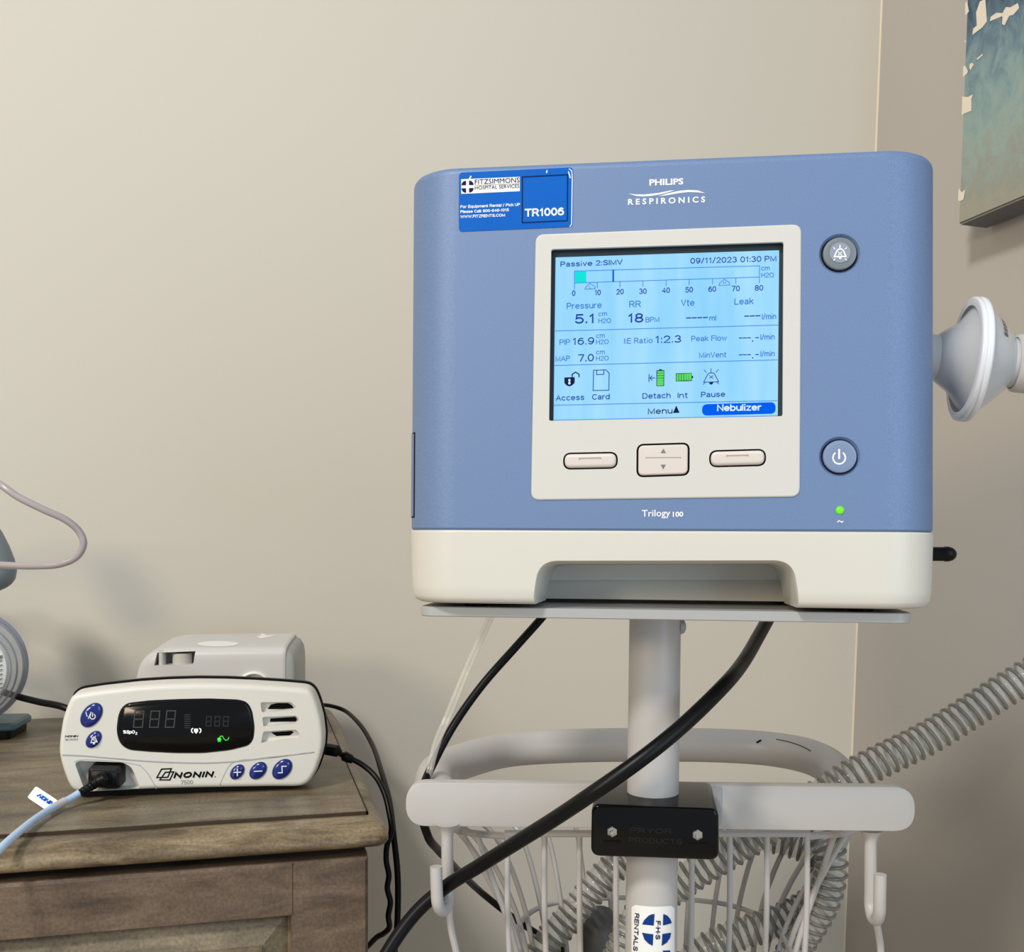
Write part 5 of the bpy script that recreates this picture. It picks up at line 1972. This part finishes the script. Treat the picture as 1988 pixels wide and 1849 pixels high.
for k in range(10):
    z0_ = 0.018 - 0.0045 * k
    th = 0.0030 if k == 2 else 0.0011
    prev = None
    for q_ in range(7):
        y_ = 0.006 + 0.030 * q_ / 6
        zc = z0_ + 0.38 * (y_ - 0.02)
        if math.hypot(y_, zc) > 0.0405 or math.hypot(y_, zc - th) > 0.0405:
            break
        cur = [bm.verts.new(cmx @ Vector((lab_x(math.hypot(y_, z_)) + 0.0007, y_, z_))) for z_ in (zc, zc - th)]
        if prev:
            bm.faces.new((prev[0], cur[0], cur[1], prev[1]))
        prev = cur
part('label_lines', bm, M['ink_grey'], cl, None, None)
# body, mount, foot, hood
bm = bmesh.new()
loft(bm, rrect(-0.13, 0.0, -0.035, 0.075, 0.012, 6), [(0.012, 0.002), (0.014, 0), (0.14, 0), (0.146, 0.004)], XY)
part('body', bm, M['bottle_grey'], su)
bm = bmesh.new()
sweep(bm, [cmx @ Vector((-0.04, 0, 0)), cmx @ Vector((-0.026, 0, 0))], 0.018, 20)
sweep(bm, [cmx @ Vector((-0.034, 0, 0)), Vector((-0.06, 0.02, 0.075))], 0.012, 16)
part('canister_mount', bm, M['bottle_grey'], su)
fx = ui @ P(17, 1440, 1.085)
bm = bmesh.new()
loft(bm, rrect(-0.13, -0.020, fx.x, 0.040, 0.006, 5), [(0.0, 0.0008), (0.0010, 0), (0.0075, 0), (0.0082, 0.0008)], XY)
part('foot', bm, M['black'], su, 'black foot')
bm = bmesh.new()
loft(bm, rrect(-0.13, -0.018, fx.x + 0.004, 0.045, 0.008, 5), [(0.0082, 0.0012), (0.0102, 0), (0.0140, 0.0004), (0.0160, 0.003)], XY)
part('foot_cap', bm, M['teal'], su, 'teal grey foot cap')
hm = ui @ (CAM @ Matrix.Translation(((-34 - CX) * 1.072 / F_PX, 1.072, (CY - 1066) * 1.072 / F_PX)) @ Matrix.Rotation(R_(-24), 4, 'Y'))
bm = bmesh.new()
loft(bm, ell(0, 0, 0.0245, 0.020, 40), [(-0.0450, 0.0170), (-0.0435, 0.0120), (-0.0400, 0.0070), (-0.0330, 0.0028), (-0.0220, 0.0006), (-0.008, 0.0), (0.008, 0.0008), (0.022, 0.0032), (0.034, 0.0075), (0.042, 0.0125), (0.046, 0.0180)], XY)
bm.transform(hm)
part('hood', bm, M['grey_hood'], su, 'grey rounded hood', 60)
bm = bmesh.new()
sweep(bm, spline([hm @ Vector((-0.012, 0.0, 0.035)), hm @ Vector((-0.030, 0.0, 0.060)), hm @ Vector((-0.065, 0.0, 0.062)), Vector((-0.115, 0.02, 0.20)), Vector((-0.105, 0.035, 0.135))], 8), 0.0035, 14)
part('arm', bm, M['bottle_grey'], su)
bm = bmesh.new()
pts = [UM @ Vector((-0.085, 0.035, 0.140)), UM @ Vector((-0.088, 0.030, 0.175)), P(-230, 985, 1.02), P(-150, 925, .95), P(-60, 915, .90), P(0, 941, .875), P(35, 965, .873), P(85, 990, .875), P(128, 1010, .88), P(154, 1033, .885), P(162, 1056, .886), P(150, 1080, .887), P(118, 1095, .888), P(70, 1099, .892), P(15, 1098, .91), P(-30, 1092, .96), P(-62, 1078, 1.02), P(-66, 1070, 1.066)]
sweep(bm, spline(pts, 12), 0.0030, 16)
solo('suction_tube', bm, M['mauve_tube'], 'mauve-grey soft tube looping out from the left edge in front of the cream wall', 'tube', 60)
